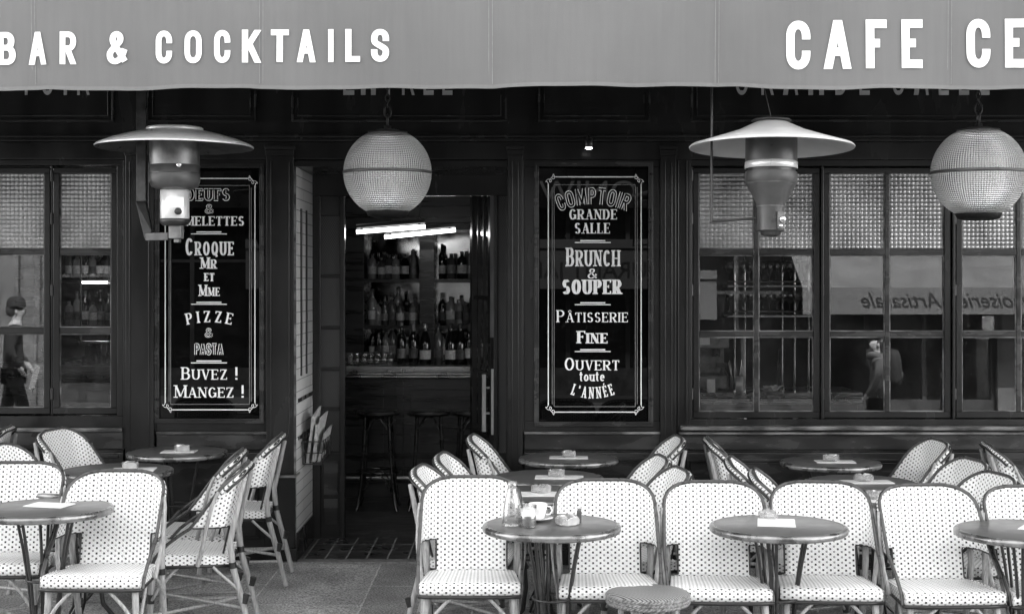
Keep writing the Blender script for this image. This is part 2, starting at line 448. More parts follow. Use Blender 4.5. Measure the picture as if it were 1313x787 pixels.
M_SCREEN = mesh_screen_mat('expanded_metal')
M_SLAB = slab_mat('granite_slabs')
M_ASPHALT = noise_mat('asphalt', .04, .065, 120, .85, bump=.3)
M_KERB = noise_mat('kerb_granite', .12, .24, 120, .7, bump=.2)
M_STEP = noise_mat('threshold_stone', .10, .22, 60, .6, bump=.2)
M_TILEFLOOR = tile_mat('door_floor_tiles', .135, .27, .025, .042, .26, .006, .34, 'XY')
M_WALLTILE = tile_mat('white_wall_tiles', .62, .0737, .84, .88, .42, .0035, .10, 'YZ', .5)
M_INFLOOR = noise_mat('worn_interior_floor', .02, .06, 4, .4, stretch=(1,3,1))
M_INWALL = noise_mat('dark_interior_paint', .012, .024, 5, .5)
M_INCEIL = noise_mat('dark_ceiling_paint', .02, .035, 5, .5)
M_MIRROR = noise_mat('aged_mirror', .04, .42, 4, .12, metal=1)
M_STEEL = noise_mat('brushed_steel', .70, .76, 3, .3, metal=.4, stretch=(3,3,.5), rvar=.03)
M_DULLSTEEL = noise_mat('dull_grey_steel', .14, .24, 18, .42, metal=.7)
M_ALU = noise_mat('pale_painted_aluminium', .50, .60, 7, .36, metal=.25, rvar=.05)
M_GREYMETAL = noise_mat('grey_enamel', .055, .085, 10, .38, spec=.4)
M_BLACKMETAL = noise_mat('black_metal', .012, .025, 20, .4)
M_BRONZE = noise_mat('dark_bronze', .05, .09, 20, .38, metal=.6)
M_ZINC = noise_mat('bar_zinc', .22, .38, 6, .3, metal=1)
M_WOOD = noise_mat('dark_bar_wood', .012, .026, 3, .3, stretch=(.4,1,6))
M_CHROME = noise_mat('chrome', .75, .85, 3, .08, metal=1, rvar=.03)
M_WEAVE = weave_mat('white_black_weave', white=.9)
M_STOOLWEAVE = weave_mat('grey_stool_weave', white=.34, black=.05, grey=.12, px=.012, py=.009)
M_RATTAN = noise_mat('rattan_cane', .24, .40, 30, .38, stretch=(4,4,.6))
M_RATDARK = noise_mat('dark_rattan_rail', .035, .075, 30, .34)
M_BIND = noise_mat('black_cane_binding', .012, .022, 60, .4)
M_EDGE = dash_mat('black_white_edging', .74, .02, .034, .32)
M_TABLE = noise_mat('table_top_laminate', .085, .10, 14, .33, stretch=(1,1,1), rvar=.05)
M_TABLERIM = noise_mat('worn_brass_rim', .10, .34, 16, .3, metal=.7)
M_CARD = noise_mat('menu_card', .70, .80, 12, .5)
M_PAPER = noise_mat('newsprint', .38, .62, 45, .85)
M_DKBOTTLE = noise_mat('dark_bottle_glass', .004, .009, 3, .05, rvar=.02, spec=.9)
M_MIDBOTTLE = noise_mat('amber_bottle_glass', .05, .09, 3, .06, rvar=.02, spec=.8)
M_LABEL = noise_mat('paper_bottle_label', .42, .62, 60, .6)
M_FOIL = noise_mat('bottle_foil', .2, .5, 30, .3, metal=.7)
M_STONE = noise_mat('pale_stone', .11, .18, 5, .8, bump=.1)
M_EDGELIT = noise_mat('lit_edge_tone', .16, .30, 8, .4, metal=.2, stretch=(1,1,.4))
M_TUBE = emit_mat('lit_tube', .9)
M_DOWN = emit_mat('lit_downlight', 5.0)
M_SKIN = noise_mat('skin', .42, .5, 6, .5)
M_COAT = noise_mat('grey_wool_coat', .08, .16, 40, .9)
M_DKCLOTH = noise_mat('dark_cloth', .02, .035, 30, .85)
M_HAIR = noise_mat('hair', .03, .08, 30, .5, stretch=(6,6,1))
M_PALEHAIR = noise_mat('pale_hair', .3, .45, 30, .5, stretch=(6,6,1))
M_PLASTER = noise_mat('upper_plaster', .20, .26, 2, .85)
M_OPPAWN = cloth_mat('opposite_awning_canvas', .15)
M_OPPDARK = noise_mat('opposite_shop_dark', .006, .014, 2, .3)
# ------------------------------------------------------------------ lettering, drawn stroke by stroke
def arc(cx, cy, rx, ry, a0, a1, n=2.0, N=18):
    out = []
    for i in range(N + 1):
        a = R(a0 + (a1 - a0) * i / N); c, s_ = math.cos(a), math.sin(a)
        out.append((cx + rx*math.copysign(abs(c)**(2/n), c), cy + ry*math.copysign(abs(s_)**(2/n), s_)))
    return out

def smooth_path(P, k=6):
    out = []
    for i in range(len(P) - 1):
        p0, p1, p2, p3 = P[max(i-1, 0)], P[i], P[i+1], P[min(i+2, len(P)-1)]
        for j in range(k):
            t = j / k
            out.append(tuple(.5*((2*p1[d]) + (-p0[d]+p2[d])*t + (2*p0[d]-5*p1[d]+4*p2[d]-p3[d])*t*t + (-p0[d]+3*p1[d]-3*p2[d]+p3[d])*t**3) for d in (0, 1)))
    out.append(P[-1]); return out

AMP = [(1,0),(.55,.42),(.24,.72),(.28,.93),(.5,1),(.7,.9),(.66,.72),(.3,.5),(.04,.28),(.12,.06),(.42,0),(.75,.14),(.98,.45)]
def glyph(ch, n):
    """(advance width, strokes [(kind, points)], serif feet) ; kind V thick, t thin, c by direction"""
    E_ = lambda *a: arc(*a, n=min(n, 2.25))
    if n > 2.5:                                           # condensed sans: straight-sided rounds
        if ch in 'OQ': return .76, [('c', [(1,.5)] + arc(.5,.70,.5,.30,0,180,2.2) + arc(.5,.30,.5,.30,180,360,2.2) + [(1,.5)])], []
        if ch == 'C': return .70, [('c', [(1,.64),(1,.69)] + arc(.5,.70,.5,.30,0,180,2.2) + arc(.5,.30,.5,.30,180,360,2.2) + [(1,.31),(1,.36)])], []
        if ch == 'G': return .72, [('c', [(1,.64),(1,.69)] + arc(.5,.70,.5,.30,0,180,2.2) + arc(.5,.30,.5,.30,180,360,2.2) + [(1,.44)]), ('t', [(.55,.47),(1,.47)])], []
        if ch == 'S': return .68, [('c', [(1,.66),(1,.71)] + arc(.5,.74,.5,.26,0,180,2.2) + smooth_path([(0,.72),(.06,.62),(.3,.54),(.7,.44),(.94,.36),(1,.27)], 4) + arc(.5,.26,.5,.26,0,-180,2.2) + [(0,.30),(0,.35)])], []
    up = lambda x: (x, 1); dn = lambda x: (x, 0)
    if ch == 'A': return .80, [('t', [(0,0),(.5,1)]), ('V', [(.5,1),(1,0)]), ('t', [(.2,.32),(.8,.32)])], [dn(0), dn(1)]
    if ch == 'Â': w, s, f = glyph('A', n); return w, s + [('t', [(.22,1.12),(.5,1.28),(.78,1.12)])], f
    if ch == 'B': return .68, [('V', [(0,0),(0,1)]), ('c', [(0,1),(.45,1)] + E_(.45,.765,.45,.235,90,-90) + [(0,.53)]), ('c', [(.3,.53),(.5,.53)] + E_(.5,.265,.5,.265,90,-90) + [(0,0)])], [dn(0), up(0)]
    if ch == 'C': return .70, [('c', E_(.5,.5,.5,.5,38,322))], []
    if ch == 'D': return .74, [('V', [(0,0),(0,1)]), ('c', [(0,1),(.4,1)] + E_(.4,.5,.6,.5,90,-90) + [(0,0)])], [dn(0), up(0)]
    if ch in 'EÉ':
        s = [('V', [(0,0),(0,1)]), ('t', [(0,1),(1,1)]), ('t', [(0,.52),(.8,.52)]), ('t', [(0,0),(1,0)])]
        if n < 2.5: s += [('k', [(1,1),(1,.78)]), ('k', [(1,0),(1,.22)]), ('k', [(.8,.42),(.8,.62)])]
        if ch == 'É': s += [('t', [(.35,1.12),(.75,1.3)])]
        return .64, s, [dn(0), up(0)]
    if ch == 'F':
        s = [('V', [(0,0),(0,1)]), ('t', [(0,1),(1,1)]), ('t', [(0,.52),(.8,.52)])]
        if n < 2.5: s += [('k', [(1,1),(1,.78)]), ('k', [(.8,.42),(.8,.62)])]
        return .60, s, [dn(0), up(0)]
    if ch == 'G': return .76, [('c', E_(.5,.5,.5,.5,38,325)), ('V', [(1,.06),(1,.46)]), ('t', [(.6,.46),(1.0,.46)])], []
    if ch == 'H': return .80, [('V', [(0,0),(0,1)]), ('V', [(1,0),(1,1)]), ('t', [(0,.5),(1,.5)])], [dn(0), up(0), dn(1), up(1)]
    if ch == 'I': return .20, [('V', [(.5,0),(.5,1)])], [dn(.5), up(.5)]
    if ch == 'J': return .50, [('c', [(1,1),(1,.3)] + E_(.5,.3,.5,.3,0,-170))], [up(1)]
    if ch == 'K': return .74, [('V', [(0,0),(0,1)]), ('t', [(0,.36),(1,1)]), ('V', [(.32,.58),(1,0)])], [dn(0), up(0), dn(1), up(1)]
    if ch == 'L':
        s = [('V', [(0,0),(0,1)]), ('t', [(0,0),(1,0)])]
        if n < 2.5: s += [('k', [(1,0),(1,.24)])]
        return .58, s, [dn(0), up(0)]
    if ch == 'M': return .94, [('t', [(0,0),(0,1)]), ('V', [(0,1),(.5,.08)]), ('t', [(.5,.08),(1,1)]), ('V', [(1,0),(1,1)])], [dn(0), up(0), dn(1), up(1)]
    if ch == 'N': return .80, [('t', [(0,0),(0,1)]), ('V', [(0,1),(1,0)]), ('t', [(1,0),(1,1)])], [dn(0), up(0), up(1)]
    if ch == 'O': return .76, [('c', E_(.5,.5,.5,.5,0,360))], []
    if ch == 'P': return .66, [('V', [(0,0),(0,1)]), ('c', [(0,1),(.48,1)] + E_(.48,.74,.52,.26,90,-90) + [(0,.48)])], [dn(0), up(0)]
    if ch == 'Q': return .76, [('c', E_(.5,.5,.5,.5,0,360)), ('V', [(.55,.25),(1,-.1)])], []
    if ch == 'R': return .72, [('V', [(0,0),(0,1)]), ('c', [(0,1),(.48,1)] + E_(.48,.74,.5,.26,90,-90) + [(0,.48)]), ('V', [(.45,.48),(1,0)])], [dn(0), up(0), dn(1)]
    if ch == 'S': return .62, [('c', E_(.5,.75,.47,.25,25,270) + E_(.5,.25,.5,.25,90,-155)[1:])], []
    if ch == 'T':
        s = [('V', [(.5,0),(.5,1)]), ('t', [(0,1),(1,1)])]
        if n < 2.5: s += [('k', [(0,1),(0,.76)]), ('k', [(1,1),(1,.76)])]
        return .70, s, [dn(.5)]
    if ch == 'U': return .76, [('c', [(0,1),(0,.36)] + E_(.5,.36,.5,.36,180,360) + [(1,1)])], [up(0), up(1)]
    if ch == 'V': return .78, [('V', [(0,1),(.5,0)]), ('t', [(.5,0),(1,1)])], [up(0), up(1)]
    if ch == 'W': return 1.1, [('V', [(0,1),(.26,0)]), ('t', [(.26,0),(.5,1)]), ('V', [(.5,1),(.74,0)]), ('t', [(.74,0),(1,1)])], [up(0), up(1)]
    if ch == 'Y': return .74, [('V', [(0,1),(.5,.45)]), ('t', [(1,1),(.5,.45)]), ('V', [(.5,.5),(.5,0)])], [up(0), up(1), dn(.5)]
    if ch == 'Z':
        s = [('t', [(0,1),(1,1)]), ('V', [(1,1),(0,0)]), ('t', [(0,0),(1,0)])]
        if n < 2.5: s += [('k', [(0,1),(0,.78)]), ('k', [(1,0),(1,.22)])]
        return .66, s, []
    if ch == '&': return .84, [('c', smooth_path(AMP))], []
    if ch == '!': return .22, [('V', [(.5,1),(.5,.3)]), ('V', [(.5,0),(.5,.15)])], []
    if ch == "'": return .22, [('V', [(.5,1),(.5,.74)])], []
    if ch == '-': return .40, [('t', [(0,.45),(1,.45)])], []
    if ch == 'o': return .56, [('c', E_(.5,.31,.5,.31,0,360))], []
    if ch == 'e': return .52, [('c', E_(.5,.31,.5,.31,0,320)), ('t', [(.02,.31),(1,.31)])], []
    if ch == 'u': return .60, [('c', [(0,.62),(0,.22)] + E_(.45,.22,.45,.22,180,350)), ('V', [(.95,0),(.95,.62)])], [(0,.62),(.95,.62),(.95,0)]
    if ch == 't': return .40, [('c', [(.35,.85),(.35,.18)] + E_(.7,.18,.35,.18,180,310)), ('t', [(0,.62),(.9,.62)])], []
    return .4, [], []

class Pen:
    """turns words into flat mesh on a plane; each stroke sits a hair above the last so none share a plane"""
    def __init__(s, mb, to_world, step=.00025):
        s.mb, s.tw, s.k, s.step = mb, to_world, 0, step
    def quadstrip(s, pts, hw, closed=False, base=0.0):
        n = len(pts); L_, R_ = [], []
        for i in range(n):
            if closed: a, b = pts[i-1] if i else pts[-2], pts[i+1] if i < n-1 else pts[1]
            else: a, b = pts[max(i-1, 0)], pts[min(i+1, n-1)]
            dx, dy = b[0]-a[0], b[1]-a[1]; d = math.hypot(dx, dy) or 1
            nx, ny = -dy/d, dx/d
            L_.append((pts[i][0]+nx*hw[i], pts[i][1]+ny*hw[i])); R_.append((pts[i][0]-nx*hw[i], pts[i][1]-ny*hw[i]))
        h = base + s.k * s.step; s.k = (s.k + 1) % 6
        vs = [s.tw(x, y, h) for x, y in L_] + [s.tw(x, y, h) for x, y in R_]
        s.mb.add(vs, [(n+i, n+i+1, i+1, i) for i in range(n-1)])
    def letter(s, ch, hgt, W, T, n, xs, place, grow=0.0, serif=True, base=0.0):
        """hgt cap height, W/T thick and thin stroke (share of height), xs width factor, place(x,y) in plane units"""
        w, strokes, feet = glyph(ch, n)
        w *= xs
        W = W*min(1.0, xs*1.05 + .1)
        gx = lambda x: W/2 + x*(w - W)
        for kind, pts in strokes:
            q = []
            if kind in 'Vt' and len(pts) == 2 and abs(pts[0][1]-pts[1][1]) > .35 and abs(pts[0][0]-pts[1][0]) > .01:
                a, b = (gx(pts[0][0]), pts[0][1]), (gx(pts[1][0]), pts[1][1])      # diagonals end flat on the line
                hx = (W if kind == 'V' else T)/2*math.hypot(b[0]-a[0], b[1]-a[1])/abs(b[1]-a[1]) + grow/hgt
                h_ = base + s.k*s.step; s.k = (s.k + 1) % 6
                gy = grow/hgt
                C4 = [place(a[0]-hx, 0) for _ in ()] + [place((a[0]-hx)*hgt, a[1]*hgt), place((a[0]+hx)*hgt, a[1]*hgt), place((b[0]+hx)*hgt, b[1]*hgt), place((b[0]-hx)*hgt, b[1]*hgt)]
                s.mb.add([s.tw(x, y, h_) for x, y in C4], [(0,1,2,3)])
                continue
            vert = kind == 'V' or (kind == 't' and abs(pts[0][0]-pts[-1][0]) < .01) or kind in 't' and abs(pts[0][1]-pts[-1][1]) > .5
            for (x, y) in pts:
                yy = y if (vert or kind == 'k' or (kind == 'c' and ch in 'UJut' and y >= .62)) else T/2 + y*(1 - T)
                if ch in 'oeut' and kind == 'c' and y < .62: yy = T/2 + y/.62*(.62 - T)
                xx = gx(x)
                if kind in 'tk' and (kind == 'k' or not vert):
                    if x >= .9: xx = w*x - (T/2 if kind == 'k' else 0)
                    if x <= .05 and ch in 'TtZ-': xx = T/2 if kind == 'k' else 0
                q.append((xx, yy))
            hw = []
            for i in range(len(q)):
                if kind == 'V': hw.append(W/2)
                elif kind == 't' or kind == 'k': hw.append(T/2)
                else:
                    a, b = q[max(i-1,0)], q[min(i+1,len(q)-1)]
                    if ch in 'Oo&Q' and i in (0, len(q)-1) and ch != '&': a, b = q[-2], q[1]
                    dx, dy = b[0]-a[0], b[1]-a[1]; d = math.hypot(dx, dy) or 1
                    hw.append((T + (W - T)*abs(dy/d)**1.4)/2)
            closed = ch in 'OoQ' and kind == 'c'
            P = [place(x*hgt, y*hgt) for x, y in q]
            s.quadstrip(P, [v*hgt + grow for v in hw], closed, base)
        if serif and n < 2.5:
            st = max(T, .07)
            for (x, y) in feet:
                y0 = y - st/2 if y > .01 else st/2
                e = W*.5 + .075*min(1, xs)
                P = [place((gx(x)-e)*hgt, y0*hgt), place((gx(x)+e)*hgt, y0*hgt)]
                s.quadstrip(P, [st/2*hgt + grow]*2, False, base)
        return w
    def word(s, text, x0, x1, y, hgt, W=.2, T=.07, n=2.0, gap=.13, small=.76, caps=True, rad=None, grow=0.0, serif=True, base=0.0, squeeze=None):
        """text fitted between x0 and x1 (plane units), baseline y; lower case means small capitals; rad bends it on a circle"""
        items = []
        for ch in text:
            if ch == ' ': items.append((None, 1.0)); continue
            if caps and ch.islower(): items.append((ch.upper(), small))
            else: items.append((ch, 1.0))
        nat = 0
        for i, (c, f) in enumerate(items):
            nat += (.34 if c is None else glyph(c, n)[0]*f) + (gap if i < len(items)-1 else 0)
        xs = (x1 - x0)/hgt
        k = xs/nat if squeeze is None else squeeze
        cx = (x0 + x1)/2
        pos = 0.0
        for c, f in items:
            if c is None: pos += (.34 + gap)*k; continue
            w = glyph(c, n)[0]*f*k
            ox = x0 + pos*hgt
            if rad:
                mid = ox + w*hgt/2; a = (mid - cx)/rad
                def place(x, y_, a=a, w=w):
                    lx, ly = x - w*hgt/2, y_
                    return (cx + math.sin(a)*rad + math.cos(a)*lx + math.sin(a)*ly, y - (1-math.cos(a))*rad - math.sin(a)*lx + math.cos(a)*ly)
            else:
                def place(x, y_, ox=ox): return (ox + x, y + y_)
            s.letter(c, hgt*f, W/f**.3, T, n, k, place, grow, serif, base)
            pos += w + gap*k
        return s

def facade_pen(mb, ydepth):
    """plane units are photo pixels (y up) on the facade; height lifts towards the street"""
    return Pen(mb, lambda x, y, h: Vector((XX(x), ydepth - h, ZZ(-y))))

def bx(name, mat, parent, *boxes, bevel=.003):
    m = MB()
    for b in boxes: m.pb(*b)
    return m.build(name, mat, parent, bevel)

# ------------------------------------------------------------------ the setting
def build_setting():
    o = MB(); n = 24
    def gz(x, y): return Vector((x, y, ground(max(-9, min(9, x)))))
    o.grid(lambda u, v: gz(-30 + 60*u, -4.6 + 4.72*v), 60, 6)
    o.build('pavement', M_SLAB)['kind'] = 'structure'
    o = MB(); o.grid(lambda u, v: gz(-30 + 60*u, -12.6 + 7.85*v) - Vector((0,0,.13)), 60, 4)
    o.build('road', M_ASPHALT)['kind'] = 'structure'
    o = MB(); o.grid(lambda u, v: Vector((-900 + 1800*u, -900 + 1800*v, -.9)), 4, 4)
    o.build('ground', M_ASPHALT)['kind'] = 'structure'
    o = MB()
    for i in range(40):
        x = -30 + 1.5*i; z0, z1 = ground(max(-9, min(9, x))), ground(max(-9, min(9, x + 1.49)))
        for (ya, yb) in ((-4.75, -4.602), (-12.6, -12.452)):
            o.add([(x,ya,z0-.3),(x+1.494,ya,z1-.3),(x+1.494,yb,z1-.3),(x,yb,z0-.3),(x,ya,z0+.004),(x+1.494,ya,z1+.004),(x+1.494,yb,z1+.004),(x,yb,z0+.004)],
                  [(0,3,2,1),(4,5,6,7),(0,1,5,4),(1,2,6,5),(2,3,7,6),(3,0,4,7)])
    o.build('kerb', M_KERB)['kind'] = 'structure'
    o = MB(); o.grid(lambda u, v: gz(-30 + 60*u, -16 + 3.4*v), 60, 3)
    o.build('opposite_pavement', M_ASPHALT)['kind'] = 'structure'
    # doorway: stone threshold, dark tiles, the floor of the room
    o = MB(); o.box(XX(345), -.10, -.2, XX(690), .012, .028)
    o.build('threshold_step', M_STEP, None, .006)['kind'] = 'structure'
    o = MB(); o.box(XX(379), .013, -.2, XX(650), .80, .024)
    o.build('doorway_floor', M_TILEFLOOR)['kind'] = 'structure'
    o = MB(); o.box(-7, .801, -.2, 7, 7, .020)
    o.build('interior_floor', M_INFLOOR)['kind'] = 'structure'
    o = MB(); o.box(-7, .20, 2.95, 7, 7, 3.1)
    o.build('interior_ceiling', M_INCEIL)['kind'] = 'structure'
    o = MB(); o.box(-7.2, 6.9, -.1, 7.2, 7.1, 3.0); o.box(-7.2, .4, -.1, -7.0, 6.9, 3.0); o.box(7.0, .4, -.1, 7.2, 6.9, 3.0)
    tag(o.build('interior_wall', M_INWALL), 'dark painted back and side walls of the bar room', 'wall')

# ------------------------------------------------------------------ the cafe front
def casement(parent, cols, py, name='window', tilt=0.0, fat=6):
    """cols: list of (px0, px1) glass columns; py: list of (y0, y1) rows, top row pressed glass"""
    x0, x1 = cols[0][0] - 8, cols[-1][1] + 8
    y0, y1 = py[0][0] - 7, py[-1][1] + 8
    fr = MB()
    fr.pb(x0, y0, x1, py[0][0], .015, .06); fr.pb(x0, py[-1][1], x1, y1, .015, .06)
    xs = [x0, cols[0][0]]
    fr.pb(x0, py[0][0], cols[0][0], py[-1][1], .015, .06); fr.pb(cols[-1][1], py[0][0], x1, py[-1][1], .015, .06)
    w = fr.build(name, M_PAINT, parent, .004)
    mu = MB()
    for a, b in zip(cols[:-1], cols[1:]): mu.pb(a[1], py[0][0], b[0], py[-1][1], .022, .052)
    for a, b in zip(py[:-1], py[1:]):
        for c in cols: mu.pb(c[0], a[1], c[1], b[0], .024, .050)
    mu.build('glazing_bar', M_PAINT2, w, .004)
    be = MB()                                             # thin worn bead round each pane
    for c in cols:
        for r in py: be.ring(c[0], r[0], c[1], r[1], 1.3, .030, .040)
    be.build('glazing_bead', M_WORN, w)
    pr, cl = MB(), MB()
    for c in cols:
        pr.pb(c[0]-.5, py[0][0]-.5, c[1]+.5, py[0][1]+.5, .036, .042)
        for r in py[1:]:
            xa, xb, za, zb = XX(c[0]-.5), XX(c[1]+.5), ZZ(r[1]+.5), ZZ(r[0]-.5)
            d = math.tan(R(tilt)) * (zb - za)
            jit = random.uniform(-.0012, .0012)
            cl.add([(xa,.031-jit,za),(xb,.031+jit,za),(xb,.031+d+jit,zb),(xa,.031+d-jit,zb),(xa,.035-jit,za),(xb,.035+jit,za),(xb,.035+d+jit,zb),(xa,.035+d-jit,zb)],
                   [(0,1,2,3),(7,6,5,4),(0,4,5,1),(3,2,6,7),(0,3,7,4),(1,5,6,2)])
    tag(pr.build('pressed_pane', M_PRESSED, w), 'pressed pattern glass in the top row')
    cl.build('pane', M_GLASS, w)
    for y in (225, 280, 372, 505):
        hg = MB(); hg.tube([(XX(x0 - 1.5), .010, ZZ(y - 7)), (XX(x0 - 1.5), .010, ZZ(y + 7))], .008, 8)
        hg.build('hinge', M_BLACKMETAL, w)
    return w

def pilaster(parent, x0, x1, cap_y=188, base=True, foot=722):
    m = MB()
    m.pb(x0, cap_y + 12, x1, 607 if base else 575, -.045, .10)
    m.pb(x0 + 5, cap_y + 20, x0 + 6.6, 600 if base else 572, -.052, -.045)
    m.pb(x1 - 6.6, cap_y + 20, x1 - 5, 600 if base else 572, -.052, -.045)
    m.pb(x0 - 2, cap_y, x1 + 2, cap_y + 5, -.075, .10); m.pb(x0 - 1, cap_y + 5, x1 + 1, cap_y + 12, -.06, .10)
    p = m.build('pilaster', M_PAINT, parent, .005)
    f = MB(); f.pb(x0 - 2, 610, x1 + 2, 700, -.065, .10); f.pb(x0 - 5, 700, x1 + 5, foot + 14, -.085, .10)
    f.build('plinth_block', M_PAINT, p, .006)
    e = MB(); e.pb(x0 - 4, 607, x1 + 4, 610, -.09, .10)
    e.build('plinth_moulding', M_WORN, p, .003)
    return p

def dado(parent, x0, x1, inset=True, band=(556, 576)):
    m = MB()
    m.pb(x0, band[0], x1, band[1], -.012, .10); m.pb(x0, band[1], x1, 580, .012, .10)
    m.pb(x0, 580, x1, 735, -.004, .10)
    p = m.build('dado_panel', M_PAINT2, parent, .004)
    if inset:
        q = MB(); q.ring(x0 + 10, 588, x1 - 10, 690, 3, -.02, -.004); q.ring(x0 + 14, 592, x1 - 14, 686, 1.2, -.012, -.004)
        q.build('panel_moulding', M_PAINT, p, .002)
    q = MB(); q.pb(x0, 704, x1, 736, -.035, -.004)
    q.build('skirting_board', M_PAINT, p, .004)
    return p

def build_facade():
    b = thing('cafe_building', 'black painted wooden bar front with open doorway and tall paned windows', 'building')
    # upper storeys over the awning, wall behind the fascia
    m = MB(); m.box(-12, .10, 2.565, 12, .40, 4.3)
    m.build('wall', M_PAINT, b)
    m = MB(); m.box(-14, -.02, 4.3, 14, 6.5, 10.2)
    tag(m.build('upper_wall', M_PLASTER, b), 'pale plastered storeys above the black ground floor')
    # side walls beyond the picture
    m = MB(); m.box(-12, -.04, -.2, XX(-40), .40, 2.565); m.box(XX(1415), -.04, -.3, 12, .40, 2.565)
    m.build('side_pier', M_PAINT, b)
    # fascia with panels, cornice ledges
    m = MB(); m.box(-12, -.03, ZZ(177), 12, .10, 4.28)
    f = m.build('fascia', M_PAINT, b)
    q = MB()
    for (x0, x1) in ((-230, 148), (190, 330), (375, 650), (690, 833), (885, 1400)):
        q.ring(x0, 20, x1, 157, 2.4, -.046, -.03); q.ring(x0 + 7, 27, x1 - 7, 150, 1.4, -.038, -.03)
    q.build('panel_moulding', M_PAINT2, f, .002)
    q = MB(); q.pb(-400, 174, 1500, 178, -.075, -.03); q.pb(-400, 178, 1500, 182, -.05, .10); q.pb(-400, 182, 1500, 205, -.022, .10)
    q.build('cornice', M_PAINT, b, .004)
    fl = MB(); pen = facade_pen(fl, -.034)
    for ch, x, w in (('M',-66,22),('P',5,15),('T',36,17),('O',63,15),('I',86,6),('R',109,16),('E',448,14),('N',473,16),('T',499,15),('R',524,16),('E',550,13),('E',574,13),
                     ('G',950,16),('R',983,16),('A',1013,18),('N',1045,17),('D',1077,15),('E',1107,13),('S',1150,15),('A',1180,18),('L',1208,13),('L',1234,13),('E',1260,13)):
        if x < -20: continue
        pen.letter(ch, 52, .115, .115, 3.2, (w/52)/glyph(ch, 3.2)[0], lambda X_, Y_, x=x, w=w: (x - w/2 + X_, -123 + Y_), serif=False)
    tag(fl.build('fascia_lettering', M_FASCIA, f), 'dull grey capital letters half hidden by the awning')
    # pilasters
    for (x0, x1) in ((-42, -22), (163, 199), (343, 378), (651, 670), (846, 866), (1398, 1418)): pilaster(b, x0, x1)
    for bb in ((158, 205, 163, 575, -.01, .10), (670, 205, 672, 553, -.012, .10), (866, 205, 885, 556, -.010, .10), (199, 205, 201, 553, -.012, .10)):
        m = MB(); m.pb(*bb)
        if bb[0] == 866: m.pb(868, 205, 870, 556, -.02, -.010); m.pb(879, 205, 881, 556, -.024, -.010)
        m.build('architrave', M_PAINT, b, .003)
    # sign bays: frames round the two boards (the boards themselves are things of their own)
    for (x0, x1, i0, i1, y0, y1) in ((201, 343, 205, 333, 216, 536), (672, 846, 691, 831, 214, 540)):
        m = MB()
        m.pb(x0, 205, x1, y0, -.012, .10); m.pb(x0, y1, x1, 553, -.012, .10)
        m.pb(x0, y0, i0, y1, -.012, .10); m.pb(i1, y0, x1, y1, -.012, .10)
        m.pb(i0, y0, i1, y1, .05, .10)
        s_ = m.build('sign_bay', M_PAINT, b, .004)
        m = MB(); m.ring(i0 - 6, y0 - 6, i1 + 6, y1 + 6, 3, -.026, -.012); m.ring(i0 - 3, y0 - 3, i1 + 3, y1 + 3, 2.6, -.019, -.0125)
        m.build('bay_moulding', M_PAINT2, s_, .002)
        m = MB(); m.pb(x0, 553, x1, 556, -.03, .10)
        m.build('ledge', M_WORN, s_, .003)
        dado(b, x0, x1, True)
    # left window bay
    rows_l = [(222, 319), (326, 420), (428, 523)]
    m = MB()
    m.pb(-240, 205, 158, 212, -.008, .10); m.pb(-240, 533, 158, 548, -.008, .10); m.pb(150, 212, 158, 533, -.008, .10)
    m.pb(63.5, 212, 66.5, 533, .02, .06); m.pb(-22, 212, -20, 533, -.008, .10); m.pb(-240, 212, -236, 533, -.008, .10)
    m.build('window_surround', M_PAINT, b, .004)
    casement(b, [(-11, 55)], rows_l, tilt=.62); casement(b, [(75, 141)], rows_l, tilt=.5)
    casement(b, [(-228, -162), (-156, -90)], rows_l, tilt=.5)
    m = MB(); m.pb(-400, 548, 158, 553, -.03, .10); m.build('window_sill', M_WORN, b, .004)
    dado(b, -400, 158, False, (553, 575))
    m = MB(); m.pb(-400, 583, 152, 586, -.018, -.004); m.pb(-400, 596, 152, 598, -.012, -.004); m.build('dado_moulding', M_PAINT2, b, .002)
    # right window bay
    rows_r = [(222, 319), (327, 425), (432, 528)]
    m = MB()
    m.pb(885, 205, 1398, 213, -.008, .10); m.pb(885, 213, 887.5, 537, -.008, .10); m.pb(885, 537, 1398, 545, -.008, .10); m.pb(1390, 213, 1398, 537, -.008, .10)
    for x in (1053, 1221.5): m.pb(x, 213, x + 3.5, 537, -.002, .06)
    m.build('window_surround', M_PAINT, b, .004)
    for cols in ([(897, 968), (974, 1044)], [(1065, 1136), (1142, 1212)], [(1235, 1305), (1311, 1381)]): casement(b, cols, rows_r, tilt=1.05)
    m = MB(); m.pb(872, 545, 1418, 550, -.075, .10); m.pb(870, 553, 1418, 556, -.05, .10); m.build('window_sill', M_WORN, b, .004)
    m = MB(); m.pb(870, 550, 1418, 553, -.03, .10); m.build('sill_moulding', M_PAINT, b, .003)
    dado(b, 866, 1398, False)
    m = MB(); m.ring(880, 588, 1390, 692, 3, -.022, -.004); m.ring(885, 593, 1385, 687, 1.4, -.014, -.004); m.build('dado_moulding', M_PAINT2, b, .002)
    # doorway recess
    yr = .75
    m = MB(); m.box(XX(379.5)-.16, .10, -.1, XX(379.5)-.005, yr, 2.6); m.box(XX(648.5)+.012, .10, -.1, XX(648.5)+.16, yr, 2.6)
    m.build('recess_wall', M_PAINT, b)
    m = MB(); m.box(XX(379.5)-.005, -.02, .20, XX(379.5)+.005, yr - .02, 2.56)
    m.build('tiled_reveal', M_WALLTILE, b)
    m = MB(); m.box(XX(379.5)-.005, -.02, -.1, XX(379.5)+.018, yr - .02, .20)
    m.build('skirting_board', M_PAINT, b, .004)
    m = MB(); m.box(XX(378), -.03, -.1, XX(380.6), -.0205, 2.56)
    m.build('corner_bead', M_WORN, b)
